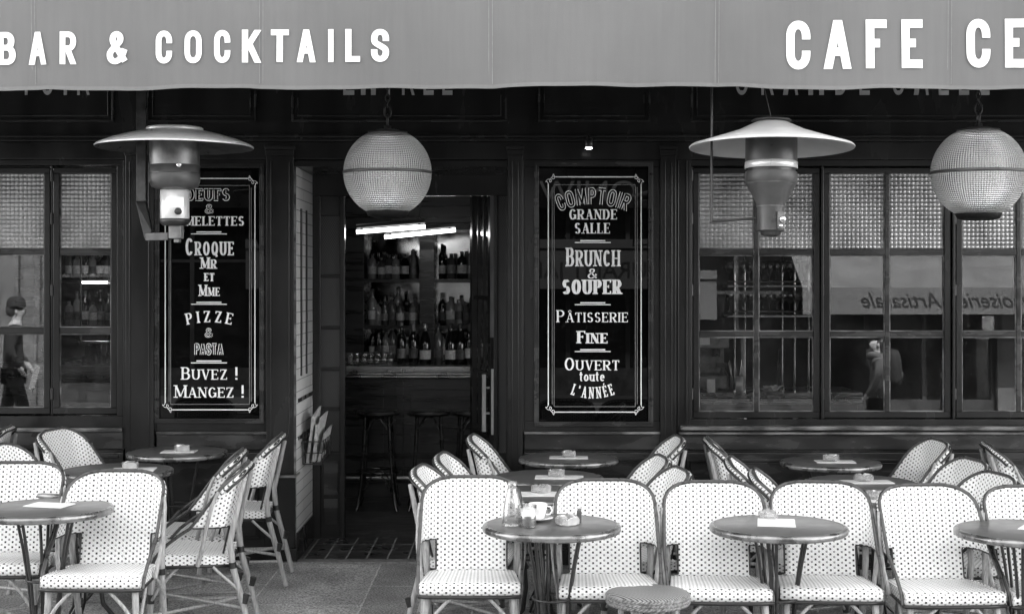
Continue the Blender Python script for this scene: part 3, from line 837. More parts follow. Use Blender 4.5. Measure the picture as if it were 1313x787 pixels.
    m = MB(); m.box(XX(379.5)+.005, .05, .79, XX(379.5)+.012, yr - .03, .815)
    m.box(XX(379.5)+.005, .05, 1.035, XX(379.5)+.012, yr - .03, 1.06)
    m.build('tile_border', M_PAINT2, b)
    # tall leaded slots and mirror strip on the tiled reveal
    m = MB()
    for y in (.16, .40): m.box(XX(379.5)+.005, y, 1.20, XX(379.5)+.011, y + .05, 2.30)
    m.build('reveal_slot', M_INWALL, b)
    m = MB(); m.box(XX(378), -.02, 2.562, XX(650), yr + .05, 2.60)
    m.build('recess_soffit', M_PAINT, b)
    ZB = DF + yr
    # inner screen with two side grilles
    m = MB()
    xa, xb_, xc, xd = XX(403, ZB) - .2, XX(442, ZB), XX(633, ZB), XX(690, ZB)
    m.box(xa, yr, 2.42, xd, yr + .06, 3.0); m.box(xb_ - .035, yr - .01, 0, xb_, yr + .06, 2.42); m.box(xa, yr, 0, XX(411, ZB), yr + .06, 2.42)
    m.box(XX(411, ZB), yr + .02, 0, xb_ - .035, yr + .05, .62); m.box(XX(411, ZB), yr, 2.28, xb_ - .035, yr + .06, 2.42)
    for z in (.62, .93, 1.21, 1.50, 1.86): m.box(XX(411, ZB), yr + .005, z - .012, xb_ - .035, yr + .05, z + .012)
    m.box(xc, yr - .01, 0, xc + .03, yr + .06, 2.42); m.box(xc + .085, yr, 0, xd, yr + .06, 2.42); m.box(xc + .03, yr + .02, 0, xc + .085, yr + .05, .62)
    sc = m.build('entrance_screen', M_PAINT, b, .004)
    m = MB(); m.box(XX(411, ZB), yr + .03, .632, xb_ - .035, yr + .036, 2.28); m.build('grille', M_SCREEN, sc); m = MB(); m.box(xc + .03, yr + .03, .62, xc + .085, yr + .036, 2.42)
    m.build('grille', M_SCREEN, sc)
    m = MB(); m.box(XX(415, ZB), yr + .012, .12, xb_ - .05, yr + .02, .30); m.box(XX(415, ZB), yr + .012, .33, xb_ - .05, yr + .02, .57)
    m.build('screen_panel', M_PAINT2, sc, .003)
    # glazed door folded inwards
    hx, hy = XX(632.5, ZB), yr + .02
    L = .78; a = math.atan2(.168, L)
    door = bpy.data.objects.new('door', None); COL.objects.link(door); door.parent = b
    tag(door, 'tall narrow glazed door swung open into the bar')
    door.location = (hx, hy, .03); door.rotation_euler = (0, 0, R(90) + a)
    zt = ZZ(222.5, ZB) - .03
    m = MB()
    m.box(0, -.022, 0, .085, .022, zt); m.box(L - .085, -.022, 0, L, .022, zt)
    m.box(.085, -.022, zt - .09, L - .085, .022, zt); m.box(.085, -.022, 0, L - .085, .022, .12); m.box(.085, -.018, .12, L - .085, .018, .60); m.box(.085, -.022, .60, L - .085, .022, .70)
    for z in (1.12, 1.66): m.box(.085, -.015, z, L - .085, .015, z + .03)
    for x in (.29, .50): m.box(x, -.0145, .70, x + .025, .0145, zt - .09)
    m.build('door_frame', M_PAINT, door, .003)
    m = MB(); m.box(.085, -.003, .70, L - .085, .003, zt - .09); m.build('door_pane', M_GLASS, door)
    m = MB(); m.box(-.003, -.023, 1.4, -.0005, .023, zt + .005); m.build('door_edge_strip', M_EDGELIT, door)  # pale strip paints the light caught by the upper door edge
    m = MB()
    for s_ in (-1, 1):
        m.box(.01, s_*.062 - .012*s_, .74, .042, s_*.062 + .012*s_, 1.14)
        for z in (.86, 1.04): m.box(.02, s_*.022, z, .034, s_*.05, z + .014)
    m.box(-.024, -.017, .72, -.0035, .017, 1.18)
    m.build('door_handle', M_ALU, door, .002)
    return b

# ------------------------------------------------------------------ the two lettered glass boards
def border(mb, x0, y0, x1, y1, y):
    pen = facade_pen(mb, y)
    c = 9
    def line(pts, w): pen.quadstrip([(p[0], -p[1]) for p in pts], [w]*len(pts))
    line([(x0+c, y0), (x1-c, y0)], .66); line([(x0+c, y1), (x1-c, y1)], .66)
    line([(x0, y0+c), (x0, y1-c)], .66); line([(x1, y0+c), (x1, y1-c)], .66)
    for sx, X_ in ((1, x0), (-1, x1)):
        for sy, Y_ in ((1, y0), (-1, y1)):
            # a loop of two curls turning the corner
            P = [(X_, Y_+sy*c), (X_-sx*1.5, Y_+sy*(c-3)), (X_-sx*3.5, Y_+sy*(c-2.5)), (X_-sx*1, Y_+sy*(c-5.5)), (X_+sx*3, Y_+sy*(c-6)), (X_+sx*4.2, Y_+sy*(c-3.5)), (X_+sx*2, Y_+sy*(c-2.2)),
                 (X_+sx*2, Y_+sy*(c-5.5)), (X_+sx*5, Y_+sy*(-.2)), (X_+sx*7.5, Y_+sy*(-.5)), (X_+sx*7.8, Y_+sy*2), (X_+sx*5, Y_+sy*2.5), (X_+sx*5.2, Y_+sy*(-.5)), (X_+sx*7, Y_-sy*3.5), (X_+sx*7.6, Y_-sy*1.5), (X_+sx*c, Y_)]
            line(smooth_path(P, 4), .34)

def rule(mb, x0, x1, y, yd):
    pen = facade_pen(mb, yd)
    pen.quadstrip([(x0, -y), (x1, -y)], [.6]*2)
    pen.quadstrip([(x0 + 7, -(y - 2.4)), (x1 - 7, -(y - 2.4))], [.8]*2)

def build_signs():
    YG = -.002
    def board(label, x0, y0, x1, y1):
        t = thing('sign_board', label, 'sign', (0, 0, 0), 0, 'lettered glass boards')
        m = MB(); m.pb(x0, y0, x1, y1, YG, .035)
        m.build('glass_panel', M_BLACKGLASS, t, .002)
        return t
    def lettering(t, mat=None):
        return MB()
    def plain(t, text, x0, x1, base_y, h, **k):
        m = MB(); facade_pen(m, YG - .001).word(text, x0, x1, -base_y, h, **k)
        m.build('lettering', M_WHITE, t)
    def outlined(t, text, x0, x1, base_y, h, grow=.9, **k):
        m = MB(); facade_pen(m, YG - .001).word(text, x0, x1, -base_y, h, grow=grow, **k)
        o = m.build('lettering', M_WHITE, t)
        m = MB(); facade_pen(m, YG - .0035).word(text, x0, x1, -base_y, h, grow=-.25, **k)
        m.build('letter_inset', M_BLACKGLASS, o)
    # right of the door
    t = board('black glass board headed Comptoir Grande Salle, right of the doorway', 691.5, 214.5, 830.5, 539.5)
    m = MB(); border(m, 703, 227, 822, 528, YG - .001); m.build('border', M_WHITE, t)
    m = MB(); pen = facade_pen(m, YG - .001)
    for (a, b_, c, d) in ((710.5,237,814.5,237),(710.5,521,814.5,521),(710.5,237,710.5,521),(814.5,237,814.5,521),(708,240,708,518),(817,240,817,518)):
        pen.quadstrip([(a, -b_), (c, -d)], [.38]*2)
    m.build('inner_border', M_GREYLINE, t)
    outlined(t, 'COMPTOIR', 717, 804, 262, 21, W=.16, T=.14, n=3.0, gap=.2, rad=105, serif=False, grow=.75)
    plain(t, 'GRANDE', 730, 791, 281.5, 13, W=.2, T=.06, gap=.16); plain(t, 'SALLE', 737, 782, 299.5, 13.5, W=.2, T=.06, gap=.17)
    plain(t, 'Brunch', 726, 795, 341.5, 24, W=.19, T=.075, gap=.14, small=.86)
    plain(t, '&', 753, 766, 357, 12.5, W=.2, T=.08)
    plain(t, 'SOUPER', 721, 797, 377, 18.5, W=.25, T=.085, gap=.12)
    plain(t, 'Pâtisserie', 714, 805, 413, 15.5, W=.16, T=.07, gap=.16, small=.8)
    plain(t, 'Fine', 740, 779, 440, 16, W=.26, T=.09, gap=.10, small=.82)
    plain(t, 'Ouvert', 724, 794, 474.5, 16, W=.17, T=.075, gap=.15, small=.8)
    plain(t, 'toute', 743, 775, 488.5, 14, W=.16, T=.10, gap=.12, caps=False)
    plain(t, "L'ANNÉE", 731, 789, 510.5, 14.5, W=.20, T=.09, gap=.5, rad=-80)
    m = MB()
    for y in (311, 390.5, 450.5): rule(m, 737, 783, y, YG - .001)
    m.build('rule_line', M_WHITE, t)
    # left of the door
    t = board('black glass board offering Croque, Pizze and Pasta behind the round-topped heater', 205.5, 216.5, 332.5, 535.5)
    m = MB(); border(m, 212, 229, 327, 525, YG - .001); m.build('border', M_WHITE, t)
    m = MB(); pen = facade_pen(m, YG - .001)
    for (a, b_, c, d) in ((219,238,320,238),(219,518,320,518),(219,238,219,518),(320,238,320,518),(217,241,217,515),(322.3,241,322.3,515)):
        pen.quadstrip([(a, -b_), (c, -d)], [.38]*2)
    m.build('inner_border', M_GREYLINE, t)
    outlined(t, 'OEUFS', 239, 294, 257, 14.5, W=.24, T=.12, gap=.2, grow=.8)
    outlined(t, '&', 263, 274, 273.5, 11, W=.16, T=.09, grow=.6)
    plain(t, 'Omelettes', 226, 313, 289.5, 14, W=.21, T=.08, gap=.13, small=.86)
    plain(t, 'Croque', 238, 300, 327.5, 22, W=.20, T=.085, gap=.16, small=.80)
    plain(t, 'Mr', 257, 278, 344.5, 14.5, W=.21, T=.085, gap=.12, small=.82)
    plain(t, 'ET', 262, 275, 360.5, 10.5, W=.26, T=.1, gap=.16)
    plain(t, 'Mme', 255, 282, 379.5, 14.5, W=.20, T=.085, gap=.12, small=.76)
    plain(t, 'PIZZE', 240, 297, 413, 14.5, W=.18, T=.08, gap=.45, rad=120)
    outlined(t, '&', 263, 273, 432, 11, W=.16, T=.09, grow=.6)
    outlined(t, 'PASTA', 250, 286, 454.5, 14, W=.18, T=.14, n=3.0, gap=.16, serif=False, grow=.75)
    plain(t, 'Buvez !', 233, 305, 486.5, 16, W=.17, T=.075, gap=.15, small=.82)
    plain(t, 'Mangez !', 224, 313, 509.5, 16, W=.17, T=.075, gap=.14, small=.82)
    m = MB()
    for y in (300, 390, 465): rule(m, 245, 291, y, YG - .001)
    m.build('rule_line', M_WHITE, t)

# ------------------------------------------------------------------ awning
def build_awning():
    ZA = 6.75; YA = ZA - DF
    k = ZA / FP
    t = thing('awning', 'grey canvas awning lettered BAR & COCKTAILS across the whole front', 'awning', (0, 0, 0))
    zb = H + (HY - 113) * k; zt = zb + .62
    x0, x1 = -6.4, 6.4
    seams = [XX(p, ZA) for p in (-251, 42, 335, 629, 920, 1218, 1512)]
    def wob(x, z):
        d = (zt - z)/.62
        y = .010*math.sin(x*2.1+.4)*d + .006*math.sin(x*6.3)*d + .004*math.sin(x*13+z*7)*d
        for s_ in seams: y += .018*math.exp(-((x-s_)/.04)**2)*d - .006*math.exp(-((x-s_-.09)/.04)**2)*d*d
        return YA + y
    def sag(x): return .008*math.sin(x*1.35+.9) + .005*math.sin(x*3.1) + .004*math.sin(x*7.7) + .0015*math.sin(x*19)
    def fn(u, v):
        x = x0 + (x1-x0)*u; z = zb + sag(x) + (zt - zb - sag(x))*v
        return Vector((x, wob(x, z), z))
    m = MB(); m.grid(fn, 300, 12)
    m.grid(lambda u, v: fn(1-u, v) + Vector((0, .004, 0)), 300, 12)
    val = m.build('valance', M_AWN, t)
    m = MB()                                              # hem turned up along the bottom
    m.grid(lambda u, v: Vector((x0+(x1-x0)*u, wob(x0+(x1-x0)*u, zb) - .004, zb + sag(x0+(x1-x0)*u) - .002 + .018*v)), 300, 1)
    m.grid(lambda u, v: Vector((x0+(x1-x0)*u, wob(x0+(x1-x0)*u, zb) - .004 + .011*v, zb + sag(x0+(x1-x0)*u) - .002)), 300, 1)
    m.build('hem', M_HEM, val)
    for s_ in seams:
        m = MB()
        for d in (-.0085, .0085):
            for j in range(30):
                za = zb + .02 + (zt - zb - .02)*j/30; zz = za + (zt-zb)/30*.985
                m.add([(s_+d-.0014, wob(s_+d, za)-.0035, za), (s_+d+.0014, wob(s_+d, za)-.0035, za), (s_+d+.0014, wob(s_+d, zz)-.0035, zz), (s_+d-.0014, wob(s_+d, zz)-.0035, zz)], [(0,1,2,3)])
        m.build('seam_stitching', M_STITCH, val)
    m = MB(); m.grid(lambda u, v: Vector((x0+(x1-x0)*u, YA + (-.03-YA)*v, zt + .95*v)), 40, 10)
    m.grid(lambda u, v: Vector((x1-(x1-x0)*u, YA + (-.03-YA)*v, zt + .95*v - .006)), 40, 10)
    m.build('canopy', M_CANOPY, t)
    m = MB(); m.tube([(x0, YA+.05, zt-.04), (x1, YA+.05, zt-.04)], .03, 10)
    for x in (-5.5, -2.9, 0, 2.9, 5.5): m.tube([(x, YA+.06, zt-.04), (x, -.03, zt+.50)], .022, 8)
    for y in (-2.0, -1.75): m.tube([(x0, y, zt+.05), (x1, y, zt+.05)], .02, 8)
    m.build('awning_frame', M_BLACKMETAL, t)
    def word(spec, base_y, hpx, name_lab):
        mb = MB(); pen = Pen(mb, lambda x, y, h: Vector((XX(x, ZA), wob(XX(x, ZA), H + (HY + y)*k) - .005 - h, H + (HY + y)*k)), .0004)
        for ch, xa, xb in spec:
            w = (xb - xa)/hpx
            pen.letter(ch, hpx, .205 if ch != 'I' else w, .175, 3.6, w/glyph(ch, 3.6)[0], lambda X_, Y_, xa=xa: (xa + X_, -base_y(xa) + Y_), serif=False)
        tag(mb.build('awning_lettering', M_WHITE, val), name_lab)
    word([('B',-4,20),('A',36,60),('R',77,98),('&',136,164),('C',200,221),('O',237,259),('C',275,296),('K',311,335),('T',348,371),('A',381,405),('I',421,428),('L',443,462),('S',476,499)],
         lambda x: 83.5 - (x+4)*.0075, 42, 'white capitals reading BAR & COCKTAILS')
    word([('C',1008,1039),('A',1056,1091),('F',1109,1136),('E',1155,1182),('C',1238,1269),('E',1288,1315)], lambda x: 89.5 - (x-1008)*.008, 62.5, 'larger white capitals reading CAFE CE')
    return t
# ------------------------------------------------------------------ hanging things under the awning
def build_globe(px, py, Z, rpx, label):
    k = Z / FP; r = rpx * k
    c = at(px, py, Z)
    t = thing('globe_lamp', label, 'lamp', c, 0, 'ribbed globe lamps under the awning')
    def sph(a0, a1, n=22, rr=r): return [(rr*math.cos(R(a0 + (a1-a0)*i/n)), rr*math.sin(R(a0 + (a1-a0)*i/n))) for i in range(n+1)]
    m = MB(); m.lathe(sph(1.2, 64), n=72, cap=False); m.build('upper_glass', M_PRISM, t)
    m = MB(); m.lathe(sph(-62, -1.2), n=72, cap=False); m.build('lower_glass', M_PRISM, t)
    m = MB(); m.lathe([(.0001,-r*.62),(r*.2,-r*.58),(r*.34,-r*.42),(r*.38,-r*.1),(r*.34,r*.3),(r*.22,r*.62),(r*.12,r*.8),(.0001,r*.82)], n=40); m.build('inner_bulb', M_OPAL, t)
    m = MB(); m.lathe([(r*.995,-.008),(r*1.012,-.006),(r*1.012,.006),(r*.995,.008)], n=72, cap=False); m.build('equator_band', M_BRONZE, t)
    a = R(64); m = MB(); m.lathe([(r*math.cos(a)*1.02, r*math.sin(a)-.006), (r*math.cos(a)*1.02, r*math.sin(a)+.006), (r*.34, r*.945), (r*.2, r*.975), (.02, r*.985), (.018, r*1.06), (.001, r*1.06)], n=40); m.build('top_cap', M_BRONZE, t)
    a = R(-62); m = MB(); m.lathe([(.0001, -r*1.03), (r*.30, -r*1.025), (r*.44, -r*.985), (r*math.cos(a)*1.03, r*math.sin(a)-.004), (r*math.cos(a)*1.03, r*math.sin(a)+.008)][::1], n=40); m.build('bottom_cap', M_CAPBLACK, t)
    m = MB()
    z = r*1.05
    for i in range(26):
        pts = []
        big = 1.6 if i < 2 else 1.0
        for j in range(12):
            b = 2*PI*j/12
            u_, w_ = .011*big*math.cos(b), .02*big*math.sin(b)
            pts.append((u_ if i % 2 else 0, 0 if i % 2 else u_, z + .018*big + w_))
        m.tube(pts, .0032*big, 6, closed=True)
        z += .031*big
        if c.z + z > 3.36: break
    m.build('chain', M_BLACKMETAL, t)
    return t

def build_heaters():
    # round-topped heater on a steel bracket
    Z = 7.37; k = Z/FP; c = at(224, 190, Z)
    t = thing('patio_heater', 'round-topped steel gas heater on a bracket before the left glass board', 'heater', c)
    P = lambda *a: [(r*k, (190 - y)*k) for r, y in a]
    m = MB(); m.lathe(P((99.5,189.5),(100,188),(97,185.5),(82,179.5),(62,173.5),(45,169.5),(37,168.2)), n=64, cap=False); rf = m.build('reflector', M_STEEL, t)
    m = MB(); m.lathe(P((36,169.9),(60,175.4),(80,181.4),(95,187.2),(99.2,190)), n=64, cap=False); m.build('dark_underside', M_BRONZE, rf)  # inner face of the reflector in a darker metal
    m = MB(); m.lathe(P((35,169),(36,168),(36,164.6),(34.5,163.6),(8,163),(.1,163)), n=48); m.build('top_cap', M_STEEL, t)
    m = MB(); m.lathe(P((31.5,212),(31.5,176)), n=48, cap=False); m.build('emitter_screen', M_DULLSTEEL, t)
    m = MB(); m.lathe(P((19,243),(24,242.5),(29.5,239.5),(32,233),(32,212.2),(31,212)), n=48); b = m.build('burner_housing', M_GREYMETAL, t)
    m = MB(); m.lathe(P((32.3,223.2),(32.3,222)), n=48, cap=False)
    m.build('housing_seam', M_BLACKMETAL, b)
    m = MB(); m.lathe(P((18,281),(18.4,280),(18.4,244),(17,243)), n=40); b2 = m.build('valve_sleeve', M_STEEL, t)
    m = MB(); m.box(-2*k, -18.9*k, -77*k, 16*k, -15*k, -64*k); m.build('rating_plate', M_WHITE, b2)
    kn = Matrix.Translation((9*k, -18*k, -82*k)) @ Matrix.Rotation(R(90), 4, 'X')
    m = MB(); m.lathe([(4.5*k,0),(4.5*k,3*k),(3.5*k,4.5*k),(.0001,4.5*k)], M=kn, n=20); m.build('control_knob', M_BLACKMETAL, b2)
    kn = Matrix.Translation((13*k, -31.5*k, -24*k)) @ Matrix.Rotation(R(90), 4, 'X')
    m = MB(); m.lathe([(3*k,0),(3*k,2*k),(1.2*k,2.2*k),(1.2*k,-1*k)], M=kn, n=16); m.build('sight_hole', M_CHROME, b)
    m = MB(); m.lathe(P((15,289),(18.5,286),(19,281.2),(18,280.5)), n=40); m.build('base_ring', M_BLACKMETAL, t)
    m = MB(); m.box(-6*k, -8*k, -116*k, 10*k, 8*k, -99*k); m.box(0, -5*k, -121*k, 7*k, 5*k, -116*k); m.build('gas_inlet', M_DULLSTEEL, t, .003)
    m = MB()
    YB = .17; q = 1 + YB/Z
    m.box((166-224)*k*q, YB - 4*k, (190-256)*k, (178-224)*k*q, YB + 4*k, 3.36 - c.z); m.build('hanger_post', M_BRONZE, t, .002)
    m = MB(); h = 4*k
    m.add([((a-224)*k*q, YB*f + y*k, (190-b)*k) for y in (-4, 4) for a, b, f in ((165,256.5,1),(178,256.5,1),(191,296,.5),(182,306,.5))],
          [(0,3,2,1),(4,5,6,7),(0,1,5,4),(1,2,6,5),(2,3,7,6),(3,0,4,7)])
    m.obox(Matrix.Translation(((200.5-224)*k, YB*.25, (190-303)*k)) @ Matrix.Rotation(math.atan2(-YB*.5, 35*k), 4, 'Z'), 40*k, 7*k, 10*k)
    m.build('bracket_arm', M_BLACKMETAL, t, .002)
    # bell-shaped heater
    Z = 6.98; k = Z/FP; c = at(989, 188, Z)
    t = thing('patio_heater', 'bell-shaped grey gas heater with wide conical reflector before the right window', 'heater', c)
    t.rotation_euler = (R(-2.2), R(.8), 0)
    P = lambda *a: [(r*k, (188 - y)*k) for r, y in a]
    m = MB(); m.lathe(P((104.5,190.3),(105,189),(103,187),(74,178),(44,168),(24,158.5),(20,156.5)), n=72, cap=False)
    m.lathe(P((20,158),(42,169.5),(72,179.5),(101,188.5),(104.4,190.6)), n=72, cap=False); m.build('reflector', M_ALU, t)
    m = MB(); m.lathe(P((22,156.3),(26,155),(23,153),(8,152.4),(.1,152.4)), n=40); m.build('top_cap', M_BLACKMETAL, t)
    m = MB(); m.lathe(P((33,208),(33,168)), n=56, cap=False); m.build('emitter_screen', M_GREYMETAL, t)
    m = MB(); m.lathe(P((33,217),(33.6,216.5),(33.6,208.5),(33,208)), n=56, cap=False); m.build('bright_collar', M_STEEL, t)
    m = MB(); m.lathe(P((31,221.5),(31,217)), n=56, cap=False); m.build('vent_gap', M_BLACKMETAL, t)
    m = MB(); m.lathe(P((17,296),(17.5,268),(18.5,262),(24,250),(30,240),(33,232),(33.5,226),(32.6,221)), n=56); b = m.build('burner_bell', M_GREYMETAL, t)
    m = MB(); m.lathe(P((33.2,235),(31.6,237)), n=56, cap=False); m.lathe(P((18.8,264.5),(18.4,266)), n=56, cap=False); m.build('bell_seam', M_DULLSTEEL, b)
    m = MB(); m.lathe(P((.1,304),(8,303.5),(13,301),(13.4,297),(17,296.2)), n=40); m.build('base_cup', M_BRONZE, t)
    m = MB(); m.box(5*k, -20*k, (188-295)*k, 14*k, -14*k, (188-273)*k); pl = m.build('control_plate', M_DULLSTEEL, t, .002)
    m = MB(); kn = Matrix.Translation((11*k, -20*k, (188-283)*k)) @ Matrix.Rotation(R(90), 4, 'X')
    m.lathe([(4.2*k,0),(4.2*k,4*k),(3*k,5.5*k),(.0001,5.5*k)], M=kn, n=18)
    kn = Matrix.Translation((9*k, -20*k, (188-291)*k)) @ Matrix.Rotation(R(90), 4, 'X'); m.lathe([(2*k,0),(2*k,2*k),(.0001,2*k)], M=kn, n=12)
    m.build('valve_knob', M_CHROME, pl)
    m = MB(); m.tube([((913-989)*k, 0, (188-287)*k), ((913-989)*k, .05, 3.40 - c.z)], 1.6*k, 8)
    m.tube([((911-989)*k, 0, (188-286)*k), ((969-989)*k, 0, (188-280.5)*k)], 1.5*k, 8); m.build('hanger_rod', M_BLACKMETAL, t)
    m = MB(); m.tube([(0, 0, (188-153)*k), ((945-989)*k, -.04, 3.3 - c.z)], .5*k, 6); m.build('stay_wire', M_GREYMETAL, t)
    # little spot under the ledge
    Zs = 8.98; k = Zs/FP; c = at(755, 188, Zs)
    t = thing('spot_light', 'tiny black spotlight above the Comptoir board', 'spotlight', c)
    Mx = Matrix.Rotation(R(-12), 4, 'X')
    m = MB(); m.lathe([(4.5*k,-2*k),(5*k,-1.6*k),(5*k,10*k),(3*k,11.5*k)], M=Mx, n=20); m.build('lamp_body', M_BLACKMETAL, t)
    m = MB(); m.lathe([(.0001,-2.3*k),(4.2*k,-2.2*k)], M=Mx, n=20, cap=False); m.build('lens', M_DOWN, t)
    m = MB(); m.tube([(0, .0, 9*k), (0, .03, 14*k), (0, .235, 14*k)], 1.4*k, 8); m.build('mount', M_BLACKMETAL, t)

# ------------------------------------------------------------------ rattan chair (faces -y, origin on the floor)
def make_chair():
    t = thing('rattan_chair', 'x', 'chair', (0,0,0), 0, 'white woven rattan bistro chairs')
    # seat: a woven slab rolled over at the front
    prof = [(-.198,.398),(-.212,.412),(-.216,.435),(-.209,.452),(-.190,.461),(-.10,.460),(0,.452),(.10,.446),(.185,.443),(.195,.437),(.196,.42)]
    acc = [0]
    for a, b in zip(prof[:-1], prof[1:]): acc.append(acc[-1] + math.hypot(b[0]-a[0], b[1]-a[1]))
    def hw(y): return .228 - .028*(y + .21)/.41
    m = MB(); NU = 14; vs = []; fs = []; uv = []
    def sx(u, y):
        x = hw(y)*(2*u - 1); return x
    for j, (y, z) in enumerate(prof):
        for i in range(NU+1):
            u = i/NU; e = abs(2*u-1)
            dz = -.007*max(0, (e-.86)/.14)**2 if z > .44 else 0
            yy = y + (.018*e**4 if j < 5 else 0)
            vs.append((sx(u, y), yy, z + dz))
    for j in range(len(prof)-1):
        for i in range(NU):
            fs.append((j*(NU+1)+i, j*(NU+1)+i+1, (j+1)*(NU+1)+i+1, (j+1)*(NU+1)+i))
            q = []
            for (ii, jj) in ((i,j),(i+1,j),(i+1,j+1),(i,j+1)): q.append((.46*ii/NU, acc[jj] + .0045))
            uv.append(q)
    m.add(vs, fs, True, uv)
    for s in (-1, 1):
        def side(u, v):
            y = -.198 + .394*u; e = .018 if u < .06 else 0
            return Vector((s*(hw(y) + .001), y, .400 + (.0545 - .048*max(0, y + .1))*v))
        m.grid(side, 10, 3, True, lambda u, v: (.394*u, .056*v))
    m.add([(-.22,-.195,.40),(.22,-.195,.40),(.20,.195,.40),(-.20,.195,.40)], [(3,2,1,0)])
    seat = m.build('seat', M_WEAVE, t)
    m = MB(); zb = .396
    m.tube([(-hw(-.2),-.195,zb),(-.15,-.206,zb),(0,-.212,zb),(.15,-.206,zb),(hw(-.2),-.195,zb),(hw(0),0,zb),(hw(.2),.195,zb),(0,.2,zb),(-hw(.2),.195,zb),(-hw(0),0,zb)], .0085, 8, closed=True)
    m.build('seat_rim', M_BIND, t)
    # backrest: barrel-shaped, wide above, narrowing to the middle below the arms
    def plan(u, yb, rr=.085, half=.15):
        s = 1 if u >= 0 else -1; a = abs(u)
        if a <= half: return (s*a, yb - .012*(1-(a/half)**2)*-1)
        arcl = rr*PI/2
        if a <= half + arcl:
            th = (a - half)/rr
            return (s*(half + rr*math.sin(th)), yb - rr*(1 - math.cos(th)))
        return (s*(half + rr + .006*min(1, (a-half-arcl)/.1)), yb - rr - (a - half - arcl))
    def yb(z): return .170 + (z - .46)*.22
    EXT = [(.588,.376),(.62,.356),(.66,.334),(.70,.314),(.74,.294),(.78,.270),(.81,.245),(.835,.214),(.852,.184),(.864,.154),(.870,.122)]
    def ext(z):
        for (z0, e0), (z1, e1) in zip(EXT[:-1], EXT[1:]):
            if z <= z1: return e0 + (e1-e0)*(z-z0)/(z1-z0)
        return EXT[-1][1]
    def bp(u, z):
        x, y = plan(u, yb(z)); return Vector((x, y, z))
    m = MB()
    NI, NO = 12, 6
    zs = [.437 + .151*i/7 for i in range(7)] + [.588 + (.870-.588)*i/24 for i in range(25)]
    vs, uvv = [], []
    for z in zs:
        e = ext(max(z, .588)); hi = min(.168, e*.9)
        us = [-e + (e-hi)*i/NO for i in range(NO)] + [-hi + 2*hi*i/NI for i in range(NI)] + [hi + (e-hi)*i/NO for i in range(NO+1)]
        for u in us: vs.append(bp(u, z)); uvv.append((u + .5, z))
    nc = NI + 2*NO + 1; fs, uvs = [], []
    for j in range(len(zs)-1):
        for i in range(nc-1):
            if j < 7 and not NO <= i < NO + NI: continue
            f = (j*nc+i, j*nc+i+1, (j+1)*nc+i+1, (j+1)*nc+i); fs.append(f); uvs.append([uvv[q] for q in f])
    used_v = sorted({q for f in fs for q in f}); ix = {q: k for k, q in enumerate(used_v)}
    m.add([vs[q] for q in used_v], [tuple(ix[q] for q in f) for f in fs], True, uvs)
    bk = m.build('backrest', M_WEAVE, t)
    so = bk.modifiers.new('thickness', 'SOLIDIFY'); so.thickness = .009; so.offset = 0
    # rail round the back, coming forward and down as arms to the seat
    rail = []
    for z, e in EXT: rail.append(bp(e + .004, z))
    top = [bp(.122*i/6.0, .8745) for i in range(5, -6, -1)]
    left = [Vector((-p.x, p.y, p.z)) for p in rail[::-1]]
    def arm(s):
        p = bp(s*.409, .600)
        return [Vector((s*.232, -.172, .400)), Vector((s*.234, -.150, .450)), Vector((s*.238, -.095, .510)), Vector((s*.241, -.035, .555))]
    path = arm(1) + rail + top + left + arm(-1)[::-1]
    m = MB(); m.tube([p + Vector((0, -.003, .0)) for p in path], .0085, 9); m.build('back_rail', M_RATDARK, t)
    m = MB()                                              # black and white woven edge behind the rail
    m.tube([Vector((p.x*1.012, p.y + .012, p.z - .009)) for p in path[7:-7]], .0075, 8); m.build('woven_edge', M_EDGE, t)
    m = MB()
    m.tube([Vector((p.x*1.018, p.y + .024, p.z - .018)) for p in path[9:-9]], .006, 8); m.build('outer_rail', M_BIND, t)
    m = MB()
    for s in (-1, 1):
        m.tube([bp(s*(.372 - .020*i), .588) for i in range(11)] + [bp(s*.168, .578), bp(s*.168, .52), bp(s*.168, .45)], .0055, 7)
    m.build('notch_binding', M_BIND, t)
    # legs: cane, rear ones run up behind the back
    for s in (-1, 1):
        m = MB(); m.tube([(s*.196,-.170,.40),(s*.205,-.182,.22),(s*.212,-.190,.004)], [.0165,.016,.014], 10)
        l = m.build('front_leg', M_RATTAN, t)
        m = MB(); m.tube([(s*.2035,-.180,.262),(s*.2055,-.1825,.218)], .0185, 10); m.build('binding', M_BIND, l)
    for s in (-1, 1):
        m = MB(); m.tube([(s*.208,.318,.004),(s*.208,.268,.20),(s*.212,.215,.40),(s*.218,.205,.52),(s*.216,.245,.70),(s*.200,.272,.815)], [.014,.016,.0165,.0155,.014,.012], 10)
        l = m.build('rear_leg', M_RATTAN, t)
        m = MB(); m.tube([(s*.2072,.281,.255),(s*.2079,.269,.212)], .0185, 10); m.tube([(s*.2123,.2145,.415),(s*.2115,.218,.385)], .0185, 10); m.build('binding', M_BIND, l)
    for s in (-1, 1):                                     # slats on the wings
        m = MB(); m.tube([(s*.226, .048, .40), (s*.243, .075, .50), (s*.252, .095, .60), (s*.250, .12, .70), (s*.244, .15, .765)], [.0115,.011,.010,.009,.008], 8); m.build('side_post', M_RATTAN, t)
